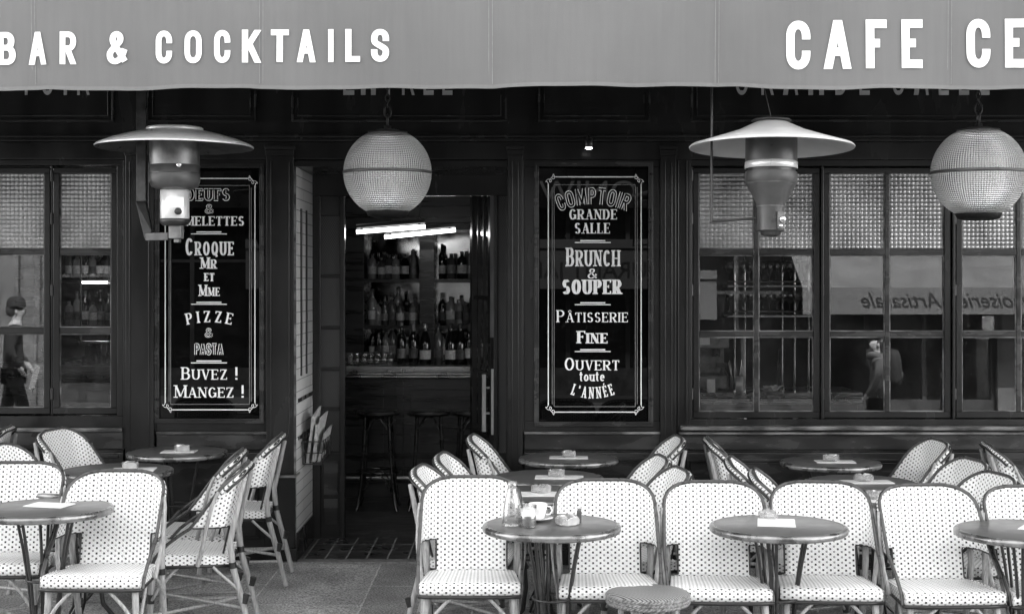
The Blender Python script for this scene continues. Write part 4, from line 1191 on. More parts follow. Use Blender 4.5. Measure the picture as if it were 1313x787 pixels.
    for s in (-1, 1):                                     # bent braces under the seat
        m = MB(); m.tube([(s*.205,-.192,.235),(s*.188,-.197,.27),(s*.150,-.199,.325),(s*.105,-.199,.372),(s*.085,-.198,.392)], .0085, 8)
        m.build('brace', M_RATTAN, t)
        m = MB(); m.tube([(s*.216,-.175,.235),(s*.219,-.14,.29),(s*.216,-.09,.35),(s*.212,-.05,.392)], .008, 8)
        m.tube([(s*.212,.268,.235),(s*.217,.235,.29),(s*.216,.16,.355),(s*.210,.12,.392)], .008, 8)
        m.build('side_brace', M_RATTAN, t)
        m = MB(); m.tube([(s*.211,-.186,.145),(s*.2085,.290,.150)], .0095, 8); m.build('stretcher', M_RATTAN, t)
    m = MB(); m.tube([(.205,-.17,.158),(.02,.06,.163),(-.205,.27,.168)], .009, 8); m.tube([(-.205,-.17,.176),(0,.05,.182),(.205,.27,.186)], .009, 8)
    m.build('cross_stretcher', M_RATTAN, t)
    return t

CHAIRS = [
 # X, Z(distance), turn, label
 (-2.455, 6.87, 0, 'front-row chair at the far left, half behind the table with a blank card'),
 (-1.900, 6.62, -1, 'front-row chair facing the street, second from left, before the chairs by the left board'),
 (-0.192, 6.60, 0, 'front-row chair facing the street behind the water carafe'),
 (0.439, 6.56, 0, 'front-row chair facing the street directly behind the round stool'),
 (0.945, 6.55, -3, 'front-row chair facing the street right of the stool, left of the tilted menu card'),
 (1.455, 6.60, -4, 'front-row chair facing the street just right of the tilted menu card'),
 (1.975, 6.55, 3, 'front-row chair facing the street, second from the right edge'),
 (2.470, 6.56, 0, 'front-row chair cut by the right edge of the photo'),
 (0.02, 8.72, 87, 'chair against the wall table beside the doorway, facing right'),
 (-.125, 7.75, 85, 'middle chair of the three facing right behind the carafe chair'),
 (-.21, 7.20, 83, 'lowest and nearest of the three chairs facing right behind the carafe chair'),
 (0.765, 8.76, -88, 'chair below the Comptoir board by its right pilaster, facing left'),
 (0.555, 7.72, -84, 'middle chair of the three facing left below the Comptoir board'),
 (0.60, 7.20, -82, 'nearest of the three chairs facing left, wedged behind two front-row backs'),
 (1.475, 8.76, 86, 'chair under the left end of the right window, facing right'),
 (1.455, 7.74, 80, 'middle chair facing right under the left end of the right window'),
 (1.50, 7.22, 80, 'nearest chair facing right under the right window, only its top showing'),
 (2.375, 8.78, -86, 'chair under the right window beside the far ashtray table, facing left'),
 (2.275, 7.78, -82, 'middle of three chairs facing left under the right window'),
 (2.215, 7.18, -80, 'nearest of three chairs facing left under the right window'),
 (3.19, 8.72, 80, 'chair at the right edge against the wall, facing right'),
 (-2.555, 8.68, 78, 'chair under the left window facing right with its inner back showing'),
 (-2.62, 7.78, 72, 'chair at the left edge with just its rounded top above the front row'),
 (-1.66, 8.56, -86, 'side-on chair standing alone beside the doorway pilaster, facing left'),
 (-1.74, 7.72, -84, 'farther of the two overlapping side-on chairs before the left board'),
 (-1.61, 7.19, -84, 'nearer of the two overlapping side-on chairs before the left board'),
 (-3.37, 8.72, -84, 'chair cut by the left edge under the left window, facing left'),
]

def place_chairs():
    base = make_chair()
    for i, (X, Z, a, lab) in enumerate(CHAIRS):
        o = base if i == 0 else copy_tree(base)
        o.location = (X, Z - DF, ground(X)); o.rotation_euler = (0, 0, R(a + random.uniform(-.6, .6)))
        o['label'] = lab

# ------------------------------------------------------------------ tables and what lies on them
def make_table():
    t = thing('bistro_table', 'x', 'table', (0,0,0), 0, 'round bistro tables')
    r = .305
    m = MB(); m.lathe([(r-.004,.704),(r-.004,.727),(r-.012,.730),(.0001,.730)], n=64); m.build('table_top', M_TABLE, t)
    m = MB(); m.lathe([(r-.03,.700),(r,.700),(r+.006,.706),(r+.007,.722),(r+.002,.7285),(r-.010,.7312),(r-.014,.7306)], n=64, cap=False); m.build('rim', M_TABLERIM, t)
    for q in range(3):
        a0 = R(90 + 120*q + 12)
        m = MB()
        for d in (-.16, .16):
            pts = []
            for rad, z, sp in ((.135,.700,1.0),(.105,.55,.85),(.078,.38,.8),(.066,.24,.9),(.085,.12,1.0),(.155,.035,.6),(.185,.008,.3)):
                a = a0 + d*sp
                pts.append((rad*math.cos(a), rad*math.sin(a), z))
            m.tube(pts, .0075, 8)
        m.build('leg', M_BLACKMETAL, t)
    m = MB(); m.tube([(.085*math.cos(2*PI*i/24), .085*math.sin(2*PI*i/24), .40) for i in range(24)], .006, 6, closed=True)
    m.build('leg_ring', M_BLACKMETAL, t)
    return t

def make_ashtray(label):
    t = thing('ashtray', label, 'ashtray', (0,0,0), 0, 'clear glass ashtrays')
    m = MB(); n = 24
    outer = [(.048,.0),(.052,.004),(.053,.034),(.050,.037)]; inner = [(.044,.037),(.040,.014),(.0001,.011)]
    vs = []
    prof = outer + inner
    for r, z in prof:
        for kk in range(n):
            a = 2*PI*kk/n
            sq = 1.0/max(abs(math.cos(a)), abs(math.sin(a)))**.55
            dz = -.010 if (z > .03 and kk % 6 == 3) else 0
            vs.append((r*sq*math.cos(a)*.86, r*sq*math.sin(a)*.86, z + dz))
    fs = [tuple(range(n-1, -1, -1))]
    for i in range(len(prof)-1):
        for kk in range(n): fs.append((i*n+kk, i*n+(kk+1) % n, (i+1)*n+(kk+1) % n, (i+1)*n+kk))
    m.add(vs, fs, False)
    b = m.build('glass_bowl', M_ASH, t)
    return t

def card(X, Z, z, a, w, d, label, name='menu_card'):
    t = MB()
    t.box(-w/2, -d/2, 0, w/2, d/2, .0022); t.box(-w/2+.002, -d/2+.002, .0024, w/2-.001, d/2-.003, .0050)
    o = t.build(name, M_CARD, None, .0006)
    tag(o, label, 'menu', 'menu cards on the tables'); o.location = (X, Z - DF, z); o.rotation_euler = (0, 0, R(a))
    return o

TABLES = [
 # X, Z, where
 (-2.18, 6.64, 'front round table at the left edge carrying a blank card'),
 (-2.20, 7.36, 'round table hidden behind the two left front-row chairs'),
 (-2.22, 7.99, 'round table behind the second front-row chair with a card and ashtray'),
 (-2.09, 8.88, 'round table against the wall below the left glass board'),
 (0.178, 6.39, 'front round table carrying the water carafe'),
 (0.13, 7.33, 'third table from the wall, right behind the carafe table'),
 (0.203, 7.97, 'second table from the wall beside the doorway chairs'),
 (0.352, 8.86, 'round table against the wall below the Comptoir board'),
 (1.21, 6.46, 'front round table carrying the tilted menu card'),
 (1.845, 7.29, 'third table from the wall, showing between two right front-row chairs'),
 (1.945, 7.95, 'second table from the wall under the right window'),
 (1.985, 8.86, 'round table against the wall under the right window'),
 (2.32, 6.43, 'front round table cut by the right edge of the photo'),
]

def place_tables():
    base = make_table()
    for i, (X, Z, lab) in enumerate(TABLES):
        o = base if i == 0 else copy_tree(base)
        o.location = (X, Z - DF, ground(X)); o.rotation_euler = (0, 0, R([8, 20, -14, 33, 4, 50, 17, 70, 25, 44, 9, 61, 15][i])); o['label'] = lab
    T = lambda i: (TABLES[i][0], TABLES[i][1], ground(TABLES[i][0]) + .7312)
    def on(i, dx, dz): x, z, h = T(i); return (x + dx, z + dz, h)
    cards = [(0, .0, .06, -14, .20, .13, 'pale card lying alone on the front left table'),
             (2, .10, -.02, 6, .24, .15, 'pale card under the ashtray on the table behind the second left chair'),
             (3, .02, -.04, 2, .21, .13, 'pale card under the ashtray on the wall table below the left board'),
             (5, .00, -.05, 2, .27, .15, 'pale card under the ashtray on the third table from the wall behind the carafe'),
             (6, .06, -.05, -3, .27, .14, 'pale card under the ashtray on the second table by the doorway'),
             (7, .00, -.02, -2, .24, .13, 'pale card under the ashtray on the wall table below the Comptoir board'),
             (8, .0, .05, -10, .17, .21, 'tilted pale menu card on the front table between two right chairs'),
             (9, .00, -.04, 0, .27, .15, 'pale card under the nearest of the three ashtrays under the right window'),
             (10, .03, -.03, 2, .28, .14, 'pale card under the middle of the three ashtrays under the right window'),
             (11, .02, -.03, -2, .24, .13, 'pale card under the ashtray on the wall table under the right window'),
             (12, .10, .06, -32, .17, .22, 'menu card on the table cut by the right edge')]
    for (i, dx, dz, a, w, d, lab) in cards:
        x, z, h = on(i, dx, dz); card(x, z, h, a, w, d, lab)
    ash = [(2, .07, .02, .005, 'glass ashtray on the table behind the second left chair'),
           (3, .035, -.03, .005, 'glass ashtray on the wall table below the left board'),
           (4, .07, -.01, 0, 'clear square glass ashtray on the carafe table'),
           (5, .02, .0, .005, 'glass ashtray on the table right behind the carafe'),
           (6, .045, -.02, .005, 'glass ashtray on the second table by the doorway'),
           (7, .0, -.01, .005, 'glass ashtray on the wall table below the Comptoir board'),
           (9, .02, .0, .005, 'nearest of the three glass ashtrays under the right window'),
           (10, .02, .0, .005, 'middle of the three glass ashtrays under the right window'),
           (11, .0, -.01, .005, 'glass ashtray on the wall table under the right window'),
           (8, -.015, .17, 0, 'glass ashtray behind the tilted menu card')]
    a0 = make_ashtray('x')
    for n, (i, dx, dz, up, lab) in enumerate(ash):
        o = a0 if n == 0 else copy_tree(a0)
        x, z, h = on(i, dx, dz); o.location = (x, z - DF, h + up); o.rotation_euler = (0, 0, R(10 + 17*n)); o['label'] = lab
    # the drinks on the carafe table
    x, z, h = on(4, -.178, -.02)
    t = thing('water_carafe', 'clear glass water carafe on the front middle table', 'carafe', (x, z - DF, h))
    m = MB(); m.lathe([(.046,.0),(.048,.004),(.044,.05),(.034,.11),(.021,.155),(.019,.175),(.026,.195),(.0245,.195),(.0175,.175),(.0195,.155),(.032,.11),(.0415,.05),(.0445,.008),(.0001,.006)], n=32); m.build('glass_body', M_CLEAR, t)
    m = MB(); m.lathe([(.0001,.0085),(.0430,.0095),(.0405,.05),(.0340,.095),(.0001,.095)], n=32, cap=False); m.build('water', M_WATER, t)
    x, z, h = on(4, -.105, -.07)
    t = thing('water_glass', 'small tumbler filled with a white drink, beside the carafe', 'glass', (x, z - DF, h))
    m = MB(); m.lathe([(.031,.0),(.033,.003),(.037,.098),(.0355,.098),(.0315,.006),(.0001,.005)], n=28); m.build('tumbler', M_CLEAR, t)
    m = MB(); m.lathe([(.0001,.0065),(.031,.0072),(.0352,.082),(.0001,.082)], n=28, cap=False); m.build('drink', M_MILKY, t)
    x, z, h = on(4, -.06, .10)
    t = thing('coffee_cup', 'white cup on a saucer behind the tumbler', 'cup', (x, z - DF, h))
    m = MB(); m.lathe([(.03,0),(.035,.004),(.068,.012),(.070,.015),(.035,.008),(.0001,.007)], n=32); m.build('saucer', M_CHINA, t)
    m = MB(); m.lathe([(.024,.0085),(.030,.014),(.040,.05),(.043,.078),(.0405,.078),(.036,.05),(.0001,.02)], n=32); c = m.build('cup', M_CHINA, t)
    m = MB(); m.tube([(.040,0,.065),(.058,0,.062),(.064,0,.045),(.055,0,.028),(.036,0,.028)], .004, 8); m.build('handle', M_CHINA, c)
    x, z, h = on(4, .125, .03)
    t = thing('lighter', 'small lighter standing by the ashtray of the carafe table', 'lighter', (x, z - DF, h), R(20))
    m = MB(); m.box(-.011, -.006, 0, .011, .006, .055); m.build('body', M_GREYMETAL, t, .004)
    m = MB(); m.box(-.010, -.0055, .0555, .010, .0055, .070); m.build('cap', M_CHROME, t, .002)
    # stool
    X, Z = .60, 6.28
    t = thing('round_stool', 'round woven grey stool in front of the chairs', 'stool', (X, Z - DF, ground(X)), R(12))
    m = MB(); r = .183
    m.lathe([(.0001,.463),(.08,.464),(r-.03,.462),(r-.012,.458),(r-.004,.452)], n=64, cap=False)
    o = m.build('seat', M_STOOLTOP, t)
    m = MB()
    for zz, ph in ((.444, 0), (.430, .5), (.416, 0)):
        for i in range(60):
            a, b = 2*PI*(i+ph)/60, 2*PI*(i+ph+1.5)/60
            m.tube([((r-.007)*math.cos(a), (r-.007)*math.sin(a), zz-.006), ((r)*math.cos((a+b)/2), (r)*math.sin((a+b)/2), zz+.001), ((r-.007)*math.cos(b), (r-.007)*math.sin(b), zz+.008)], .0055, 5)
    m.lathe([(r-.01,.405),(r-.006,.41),(r-.006,.453)], n=48, cap=False)
    m.build('braided_edge', M_STOOLEDGE, t)
    for q in range(4):
        a = R(45 + 90*q)
        m = MB(); m.tube([(.13*math.cos(a), .13*math.sin(a), .41), (.165*math.cos(a), .165*math.sin(a), .004)], [.014,.013], 10); m.build('leg', M_RATTAN, t)
    m = MB(); m.tube([(.15*math.cos(2*PI*i/24), .15*math.sin(2*PI*i/24), .16) for i in range(24)], .008, 7, closed=True); m.build('stretcher_ring', M_RATTAN, t)

M_ASH = glass_mat('ashtray_glass', gain=4.0, tint=.85, rough=.03, dust_sheen=.6)  # white mixed into the colour for the bright look of lit glass
M_WATER = glass_mat('water', gain=2.0, tint=.9, rough=.0, dust_sheen=.10)
M_MILKY = noise_mat('cloudy_drink', .75, .85, 10, .3)
M_CHINA = noise_mat('white_china', .78, .84, 5, .12)
def stooltop_mat():
    m, nt, p, out = mat_new('woven_stool_top')
    tc = nt.nodes.new('ShaderNodeTexCoord'); sp = nt.nodes.new('ShaderNodeSeparateXYZ'); nt.links.new(tc.outputs['Object'], sp.inputs[0])
    x = math_n(nt, 'DIVIDE', sp.outputs[0], .0145); y = math_n(nt, 'DIVIDE', sp.outputs[1], .018)
    par = math_n(nt, 'FLOORED_MODULO', math_n(nt, 'FLOOR', y), 2.0)
    a = math_n(nt, 'ABSOLUTE', math_n(nt, 'SUBTRACT', math_n(nt, 'FRACT', math_n(nt, 'ADD', x, math_n(nt, 'MULTIPLY', y, .5))), .5))
    d = math_n(nt, 'LESS_THAN', a, .2)
    nt.links.new(math_n(nt, 'ADD', .26, math_n(nt, 'MULTIPLY', d, -.22)), p.inputs['Base Color'])
    bp = nt.nodes.new('ShaderNodeBump'); bp.inputs['Strength'].default_value = .6; bp.inputs['Distance'].default_value = .002
    nt.links.new(a, bp.inputs['Height']); nt.links.new(bp.outputs[0], p.inputs['Normal'])
    setp(p, None, .45); return m
M_STOOLTOP = stooltop_mat()
M_STOOLEDGE = noise_mat('braided_cane', .10, .30, 60, .45)

def build_newspapers():
    x0 = XX(379.5) + .012
    t = thing('newspaper_rack', 'wire newspaper rack fixed to the white tiles beside the doorway', 'rack', (x0, .36, ZZ(590, 9.55)))
    m = MB()
    z1 = .20; d = .13
    for y in (-.22, -.11, 0, .11, .22):
        m.tube([(.012, y, z1), (.012, y, .0), (d, y, .0), (d + .02, y, z1*.8)], .004, 6)
    for z in (.003, .075, .15): m.tube([(.014, -.22, z), (d + z*.06, -.22, z), (d + z*.06, .22, z), (.014, .22, z)], .004, 6)
    m.box(.0, -.20, .13, .010, .20, .15)
    m.box(d + .006, -.16, .085, d + .012, .10, .125)
    m.build('wire_frame', M_BLACKMETAL, t)
    for i, (dx, tilt, hh, lean, yy) in enumerate(((.03, 14, .33, 16, -.03), (.052, 20, .30, 6, .03), (.072, 8, .24, -4, -.05), (.095, 22, .20, 10, .04))):
        m = MB()
        M4 = Matrix.Translation((dx, yy, .012)) @ Matrix.Rotation(R(tilt*.6), 4, 'Y') @ Matrix.Rotation(R(lean*.5), 4, 'X')
        for q in range(4):
            m.obox(M4 @ Matrix.Translation((q*.0035, q*.004, hh/2)) @ Matrix.Rotation(R(q*.7), 4, 'X'), .002, .30, hh)
        o = m.build('newspaper', M_PAPER, None)
        o.location = t.location
        tag(o, ['tallest folded newspaper at the back of the wire rack', 'second folded newspaper from the back of the wire rack', 'third folded newspaper from the back of the wire rack', 'shortest newspaper at the front of the wire rack'][i], 'newspaper', 'newspapers in the wire rack')

# ------------------------------------------------------------------ inside the bar
def make_bottle(kind):
    body = {'wine': [(.034,0),(.037,.004),(.037,.19),(.030,.215),(.015,.245),(.0135,.30),(.0145,.302),(.0145,.312),(.0001,.312)],
            'champagne': [(.040,0),(.044,.006),(.044,.15),(.036,.20),(.020,.25),(.0155,.30),(.0165,.302),(.0165,.315),(.0001,.315)],
            'spirit': [(.038,0),(.041,.004),(.041,.165),(.034,.19),(.015,.205),(.0135,.245),(.0001,.245)],
            'tall': [(.030,0),(.033,.004),(.033,.21),(.024,.235),(.0135,.25),(.0125,.32),(.0001,.32)],
            'square': [(.040,0),(.043,.004),(.043,.155),(.036,.18),(.016,.195),(.016,.225),(.0001,.225)]}[kind]
    m = MB(); m.lathe(body, n=6 if kind == 'square' else 18, smooth=kind != 'square')
    o = m.build('bottle', M_DKBOTTLE)
    r = body[1][0]
    lo, hi = (.05, .125) if kind != 'champagne' else (.04, .11)
    m = MB(); m.lathe([(r+.0008, lo), (r+.0008, hi)], n=6 if kind == 'square' else 18, cap=False); m.build('label_band', M_LABEL, o)
    zt = body[-1][1]; rt = body[-2][0]
    m = MB(); m.lathe([(rt+.001, zt-.055 if kind in ('wine', 'champagne') else zt-.02), (rt+.0015, zt+.001), (.0001, zt+.0015)], n=14); m.build('cap', M_FOIL, o)
    return o

ORD = ['first','second','third','fourth','fifth','sixth','seventh','eighth','ninth','tenth','eleventh','twelfth','thirteenth','fourteenth']
def build_bar():
    random.seed(11)
    ZC = 11.87; yc = ZC - DF
    t = thing('bar_counter', 'dark panelled bar counter with ribbed zinc edge', 'bar counter', (0, 0, 0))
    xl, xr = -5.6, .55
    m = MB(); m.box(xl, yc + .05, .02, xr, yc + .62, 1.02); m.build('counter_body', M_WOOD, t)
    m = MB(); m.box(xl, yc - .06, 1.095, xr, yc + .66, 1.118)
    for z in (1.03, 1.053, 1.075): m.tube([(xl, yc - .045, z), (xr, yc - .045, z)], .0115, 10)
    m.box(xl, yc - .045, 1.02, xr, yc + .05, 1.094)
    m.build('zinc_top', M_ZINC, t)
    m = MB()
    for i in range(8):
        xa = xl + .04 + i*.765; m.box(xa, yc + .03, .16, xa + .06, yc + .05, .99); m.box(xa + .12, yc + .036, .22, xa + .66, yc + .05, .60)
        m.box(xa + .12, yc + .036, .68, xa + .66, yc + .05, .92)
    m.box(xl, yc + .02, .02, xr, yc + .05, .15)
    m.build('panel', M_WOOD, t, .004)
    m = MB(); m.tube([(xl, yc - .12, .2), (xr, yc - .12, .2)], .018, 10); m.build('foot_rail', M_ZINC, t)
    # back bar shelving
    yb = 13.1 - DF
    s = thing('back_bar', 'dark wooden back bar with mirrored shelves behind the counter', 'shelving', (0, 0, 0))
    X = lambda p: XX(p, 13.1)
    m = MB()
    for (a, b_) in ((430, 467), (538, 557), (640, 660), (20, 45), (143, 160), (230, 250), (330, 345)): m.box(X(a), yb - .02, .02, X(b_), yb + .32, 2.75)
    m.box(X(20), yb - .04, 2.30, X(660), yb + .32, 2.36); m.box(X(20), yb - .03, 2.36, X(660), yb + .32, 2.94)
    m.box(X(20), yb - .05, .02, X(660), yb + .32, .92)
    m.build('cabinet_frame', M_WOOD, s, .004)
    m = MB(); m.box(X(20), yb + .30, .92, X(660), yb + .31, 2.30); m.build('mirror_back', M_MIRROR, s)
    sh = []
    for z in (1.846, 1.42, 1.10):
        m = MB(); m.box(X(20) + .01, yb - .005, z - .03, X(660) - .01, yb + .296, z); m.build('shelf', M_WOOD, s)
    mats = [M_DKBOTTLE, M_MIDBOTTLE, M_CLEARB, M_CLEARB]
    protos = {k: make_bottle(k) for k in ('wine', 'champagne', 'spirit', 'tall', 'square')}
    used = set()
    word = {'wine': 'slim wine bottle', 'champagne': 'stout champagne bottle', 'spirit': 'round-shouldered spirit bottle', 'tall': 'tall narrow bottle', 'square': 'squat square bottle'}
    def put(kind, x, y, z, mat, lab, sc=1.0, lm=None):
        p = protos[kind]
        if kind in used:
            o = copy_tree(p)
        else: o = p; used.add(kind)
        # each copy may wear its own glass through object-level slots
        o.location = (x, y, z); o.scale = (sc, sc, sc); o.rotation_euler = (0, 0, random.uniform(0, 6))
        o.material_slots[0].link = 'OBJECT'; o.material_slots[0].material = mat
        for ch in o.children:
            if ch.name.startswith('label_band'): ch.material_slots[0].link = 'OBJECT'; ch.material_slots[0].material = random.choice([M_LABEL, M_LABEL, M_DKLABEL, M_MIDLABEL])
            if ch.name.startswith('cap'): ch.material_slots[0].link = 'OBJECT'; ch.material_slots[0].material = random.choice([M_FOIL, M_BLACKMETAL, M_DULLSTEEL])
        tag(o, lab, 'bottle', 'bottles behind the bar')
    for (pa, pb_, name) in ((471, 534, 'left bay'), (561, 634, 'right bay')):
        for z, row, n in ((1.848, 'top shelf', 6), (1.848, 'top shelf back row', 5), (1.422, 'middle shelf', 7), (1.422, 'middle shelf back row', 6), (1.102, 'bottom shelf', 7)):
            for i in range(n):
                back = 'back' in row
                x = X(pa) + (X(pb_) - X(pa))*(i + .5)/n + random.uniform(-.008, .008)
                kd = random.choice(['wine', 'spirit', 'tall', 'square', 'spirit'])
                put(kd, x, yb + (.22 if back else .09) + random.uniform(-.02, .025), z, random.choice(mats), f'{word[kd]}, {ORD[i]} from left on {row}, doorway {name}', random.uniform(.86, 1.08)*(1.1 if back else 1))
    for i, p in enumerate((515, 530, 545, 562, 578, 590, 602, 616)):
        kd = ['tall', 'wine', 'champagne', 'tall', 'champagne', 'champagne', 'wine', 'champagne'][i]
        put(kd, XX(p, 12.1), 12.1 - DF + random.uniform(-.03, .05), 1.119, [M_DKBOTTLE, M_DKBOTTLE, M_DKBOTTLE, M_MIDBOTTLE][i % 4], f'{word[kd]}, {ORD[i]} from left on the doorway counter', 1.1)
    for z, row, n in ((1.848, 'top shelf', 6), (1.422, 'middle shelf', 6)):
        for i in range(n):
            x = X(78) + (X(140) - X(78))*(i + .5)/n
            kd = random.choice(['wine', 'spirit', 'tall', 'square'])
            put(kd, x, yb + .12, z, random.choice(mats), f'{word[kd]}, {ORD[i]} from left on the {row} in the left window', random.uniform(.92, 1.05))
    # tumblers in a row on the counter
    def tumblers(p0, dp, n, Z, z, where):
        first = None
        for i in range(n):
            if first is None:
                m = MB(); m.lathe([(.026,0),(.028,.003),(.036,.11),(.0345,.11),(.026,.008),(.0001,.006)], n=16); o = m.build('tumbler', M_CLEAR); first = o
            else: o = copy_tree(first)
            o.location = (XX(p0 + dp*i, Z), Z - DF, z); tag(o, f'glass tumbler, {ORD[i]} from left {where}', 'glass', 'tumblers on the bar')
    tumblers(449, 8.6, 7, 12.0, 1.119, 'on the counter inside the doorway')
    # stools
    base = thing('bar_stool', 'x', 'bar stool', (0,0,0), 0, 'bentwood bar stools')
    m = MB(); m.lathe([(.16,.74),(.172,.745),(.175,.765),(.165,.778),(.0001,.776)], n=32); m.build('seat', M_WOOD, base)
    for q in range(4):
        a = R(45 + 90*q); c_, s_ = math.cos(a), math.sin(a)
        m = MB(); m.tube([(.13*c_,.13*s_,.745),(.145*c_,.145*s_,.5),(.175*c_,.175*s_,.22),(.205*c_,.205*s_,.05),(.225*c_,.225*s_,.004)], [.015,.015,.014,.013,.012], 10); m.build('leg', M_STOOLWOOD, base)
    m = MB(); m.tube([(.166*math.cos(2*PI*i/24), .166*math.sin(2*PI*i/24), .30) for i in range(24)], .011, 8, closed=True); m.build('foot_ring', M_STOOLWOOD, base)
    for q in range(4):
        a0 = R(45 + 90*q); a1 = R(135 + 90*q)
        m = MB(); pts = []
        for i in range(9):
            f = i/8; e = (2*f-1)
            x = (.165*math.cos(a0)*(1-f) + .165*math.cos(a1)*f); y = (.165*math.sin(a0)*(1-f) + .165*math.sin(a1)*f)
            pts.append((x*.95, y*.95, .29 - .15*e*e))
        m.tube(pts, .007, 7)
        pts = [(p[0]*.82, p[1]*.82, .725 - .13*(2*i/8-1)**2) for i, p in enumerate(pts)]
        m.tube(pts, .007, 7); m.build('bent_brace', M_STOOLWOOD, base)
    for i, (p, Z, lab) in enumerate(((485, 11.28, 'leftmost dark bentwood bar stool inside the doorway'), (550, 11.3, 'middle dark bentwood bar stool inside the doorway'), (606, 11.3, 'dark bentwood bar stool half behind the open glazed door'))):
        o = base if i == 0 else copy_tree(base)
        o.location = (XX(p, Z), Z - DF, .022); o.rotation_euler = (0, 0, R(4*i)); o['label'] = lab
    # tube lights
    def tube_light(a, b, Z, lab):
        pa, pb_ = at(a[0], a[1], Z), at(b[0], b[1], Z + .05)
        t = thing('tube_light', lab, 'lamp', (pa + pb_)/2, 0, 'tube lights over the bar')
        c = (pa + pb_)/2
        m = MB(); m.tube([pa - c, pb_ - c], .0155, 12); m.build('lit_tube', M_TUBE, t)
        m = MB()
        up = Vector((0, .0, .075)); m.tube([pa - c + up*.55, pb_ - c + up*.55], .018, 10)
        for q in (.08, .92):
            pq = (pa - c)*(1-q) + (pb_ - c)*q; m.tube([pq, pq + up*.55], .010, 8)
        m.tube([up*.55, Vector((.0, 0, 2.95 - c.z))], .008, 8)
        m.build('fixture', M_BLACKMETAL, t)
    tube_light((457, 297.5), (545, 290.5), 10.9, 'longer lit tube light hanging over the bar, left one')
    tube_light((493, 304), (584, 295), 11.5, 'lower lit tube light hanging over the bar, right one')
    for (x, y, lab) in ((XX(437, 11), 1.8, 'small ceiling downlight left of the globe lamp inside the doorway'), (XX(607, 11), 1.8, 'small ceiling downlight right of the globe lamp inside the doorway'),
                        (2.2, 2.6, 'added unseen ceiling downlight over the right-hand counter'), (3.9, 2.4, 'small ceiling downlight at the far right of the room'), (-3.9, 3.0, 'small ceiling downlight over the left end of the bar')):  # the right-hand counter downlight is added, out of view, to brighten the glasses
        t = thing('ceiling_downlight', lab, 'lamp', (x, y, 2.95), 0, 'ceiling downlights in the bar')
        m = MB(); m.lathe([(.05,-.004),(.065,-.008),(.075,-.004),(.075,0)], n=24, cap=False); m.build('trim_ring', M_STEEL, t)
        m = MB(); m.lathe([(.0001,-.003),(.052,-.003)], n=24, cap=False); m.build('lens', M_DOWN, t)
    # the lit strip under the left shelf
    Xl = lambda p: XX(p, 13.0)
    m = MB(); m.box(Xl(104), 13.0 - DF - .02, ZZ(363.5, 13.0), Xl(138), 13.0 - DF, ZZ(360.5, 13.0)); o = m.build('shelf_light', M_TUBE)
    tag(o, 'lit strip under the bottle shelf seen through the left window', 'lamp')
    # glass rack with hanging stemware (left window and right window)
    gp = None
    def stem_glass(up=True):
        m = MB(); m.lathe([(.032,0),(.033,.003),(.004,.008),(.0035,.08),(.012,.092),(.034,.125),(.036,.155),(.031,.19),(.030,.19),(.034,.155),(.032,.127),(.0001,.098)], n=16)
        return m.build('wine_glass', M_CLEAR)
    def glasses(coords, flip, wh):
        nonlocal gp
        for i, (x, y, z) in enumerate(coords):
            if gp is None: gp = stem_glass(); o = gp
            else: o = copy_tree(gp)
            o.location = (x, y, z); o.rotation_euler = (PI if flip else 0, 0, 0)
            tag(o, f'stemmed wine glass, {ORD[i % 14]} from left {wh}', 'glass', 'stemmed glasses on the racks')
    ZR = 11.6
    glasses([(XX(98 + 7*i, ZR), ZR - DF + .25, 1.315 + .0) for i in range(7)], True, 'hanging above the counter in the left window')
    t = thing('glass_rack', 'chrome rail rack of glasses above the counter in the left window', 'rack', (0,0,0))
    m = MB()
    for d in (.21, .29): m.tube([(XX(92, ZR), ZR - DF + d, 1.322), (XX(148, ZR), ZR - DF + d, 1.322)], .006, 8)
    m.build('rail', M_CHROME, t)
    m = MB()
    for p in (92, 148):
        m.tube([(XX(p, ZR), ZR - DF + .25, 1.322), (XX(p, ZR), ZR - DF + .25, 2.95)], .008, 8)
    m.build('rack_post', M_CHROME, t)
    # right-hand counter
    ZD = 10.9; yd = ZD - DF; xa, xb_ = XX(880, ZD), XX(1105, ZD)
    zc = ZZ(503, ZD)
    t = thing('service_counter', 'low dark counter with ribbed zinc edge behind the right window', 'bar counter', (0,0,0))
    m = MB(); m.box(xa, yd + .05, .02, xb_, yd + .6, zc - .09); m.build('counter_body', M_WOOD, t)
    m = MB(); m.box(xa, yd - .03, zc - .016, xb_, yd + .62, zc)
    for z in (zc - .032, zc - .052, zc - .074): m.tube([(xa, yd - .02, z), (xb_, yd - .02, z)], .010, 10)
    m.box(xa, yd - .02, zc - .088, xb_, yd + .05, zc - .017); m.build('zinc_top', M_ZINC, t)
    m = MB()
    for p0, p1 in ((900, 925), (935, 955), (975, 1035), (1050, 1095)): m.ring(0,0,0,0,0,0,0) if False else m.box(XX(p0, ZD), yd + .03, ZZ(565, ZD), XX(p1, ZD), yd + .05, ZZ(530, ZD))
    m.build('panel', M_WORNWOOD, t, .005)
    t = thing('glass_rack', 'chrome posted two-tier rack of glasses behind the right window', 'rack', (0,0,0))
    m = MB(); XD = lambda p: XX(p, ZD + .1); YD = ZD + .1 - DF
    for p in (942, 955, 1003, 1019, 1037): m.tube([(XD(p), YD, zc), (XD(p), YD, 2.25)], .011, 10)
    m.build('rack_post', M_CHROME, t)
    zr = [ZZ(404, ZD + .1), ZZ(366, ZD + .1)]
    for z in zr:
        m = MB(); m.box(XD(930), YD - .12, z - .012, XD(1048), YD + .22, z); m.tube([(XD(930), YD - .12, z + .03), (XD(1048), YD - .12, z + .03)], .006, 8); m.build('rack_shelf', M_ZINC, t)
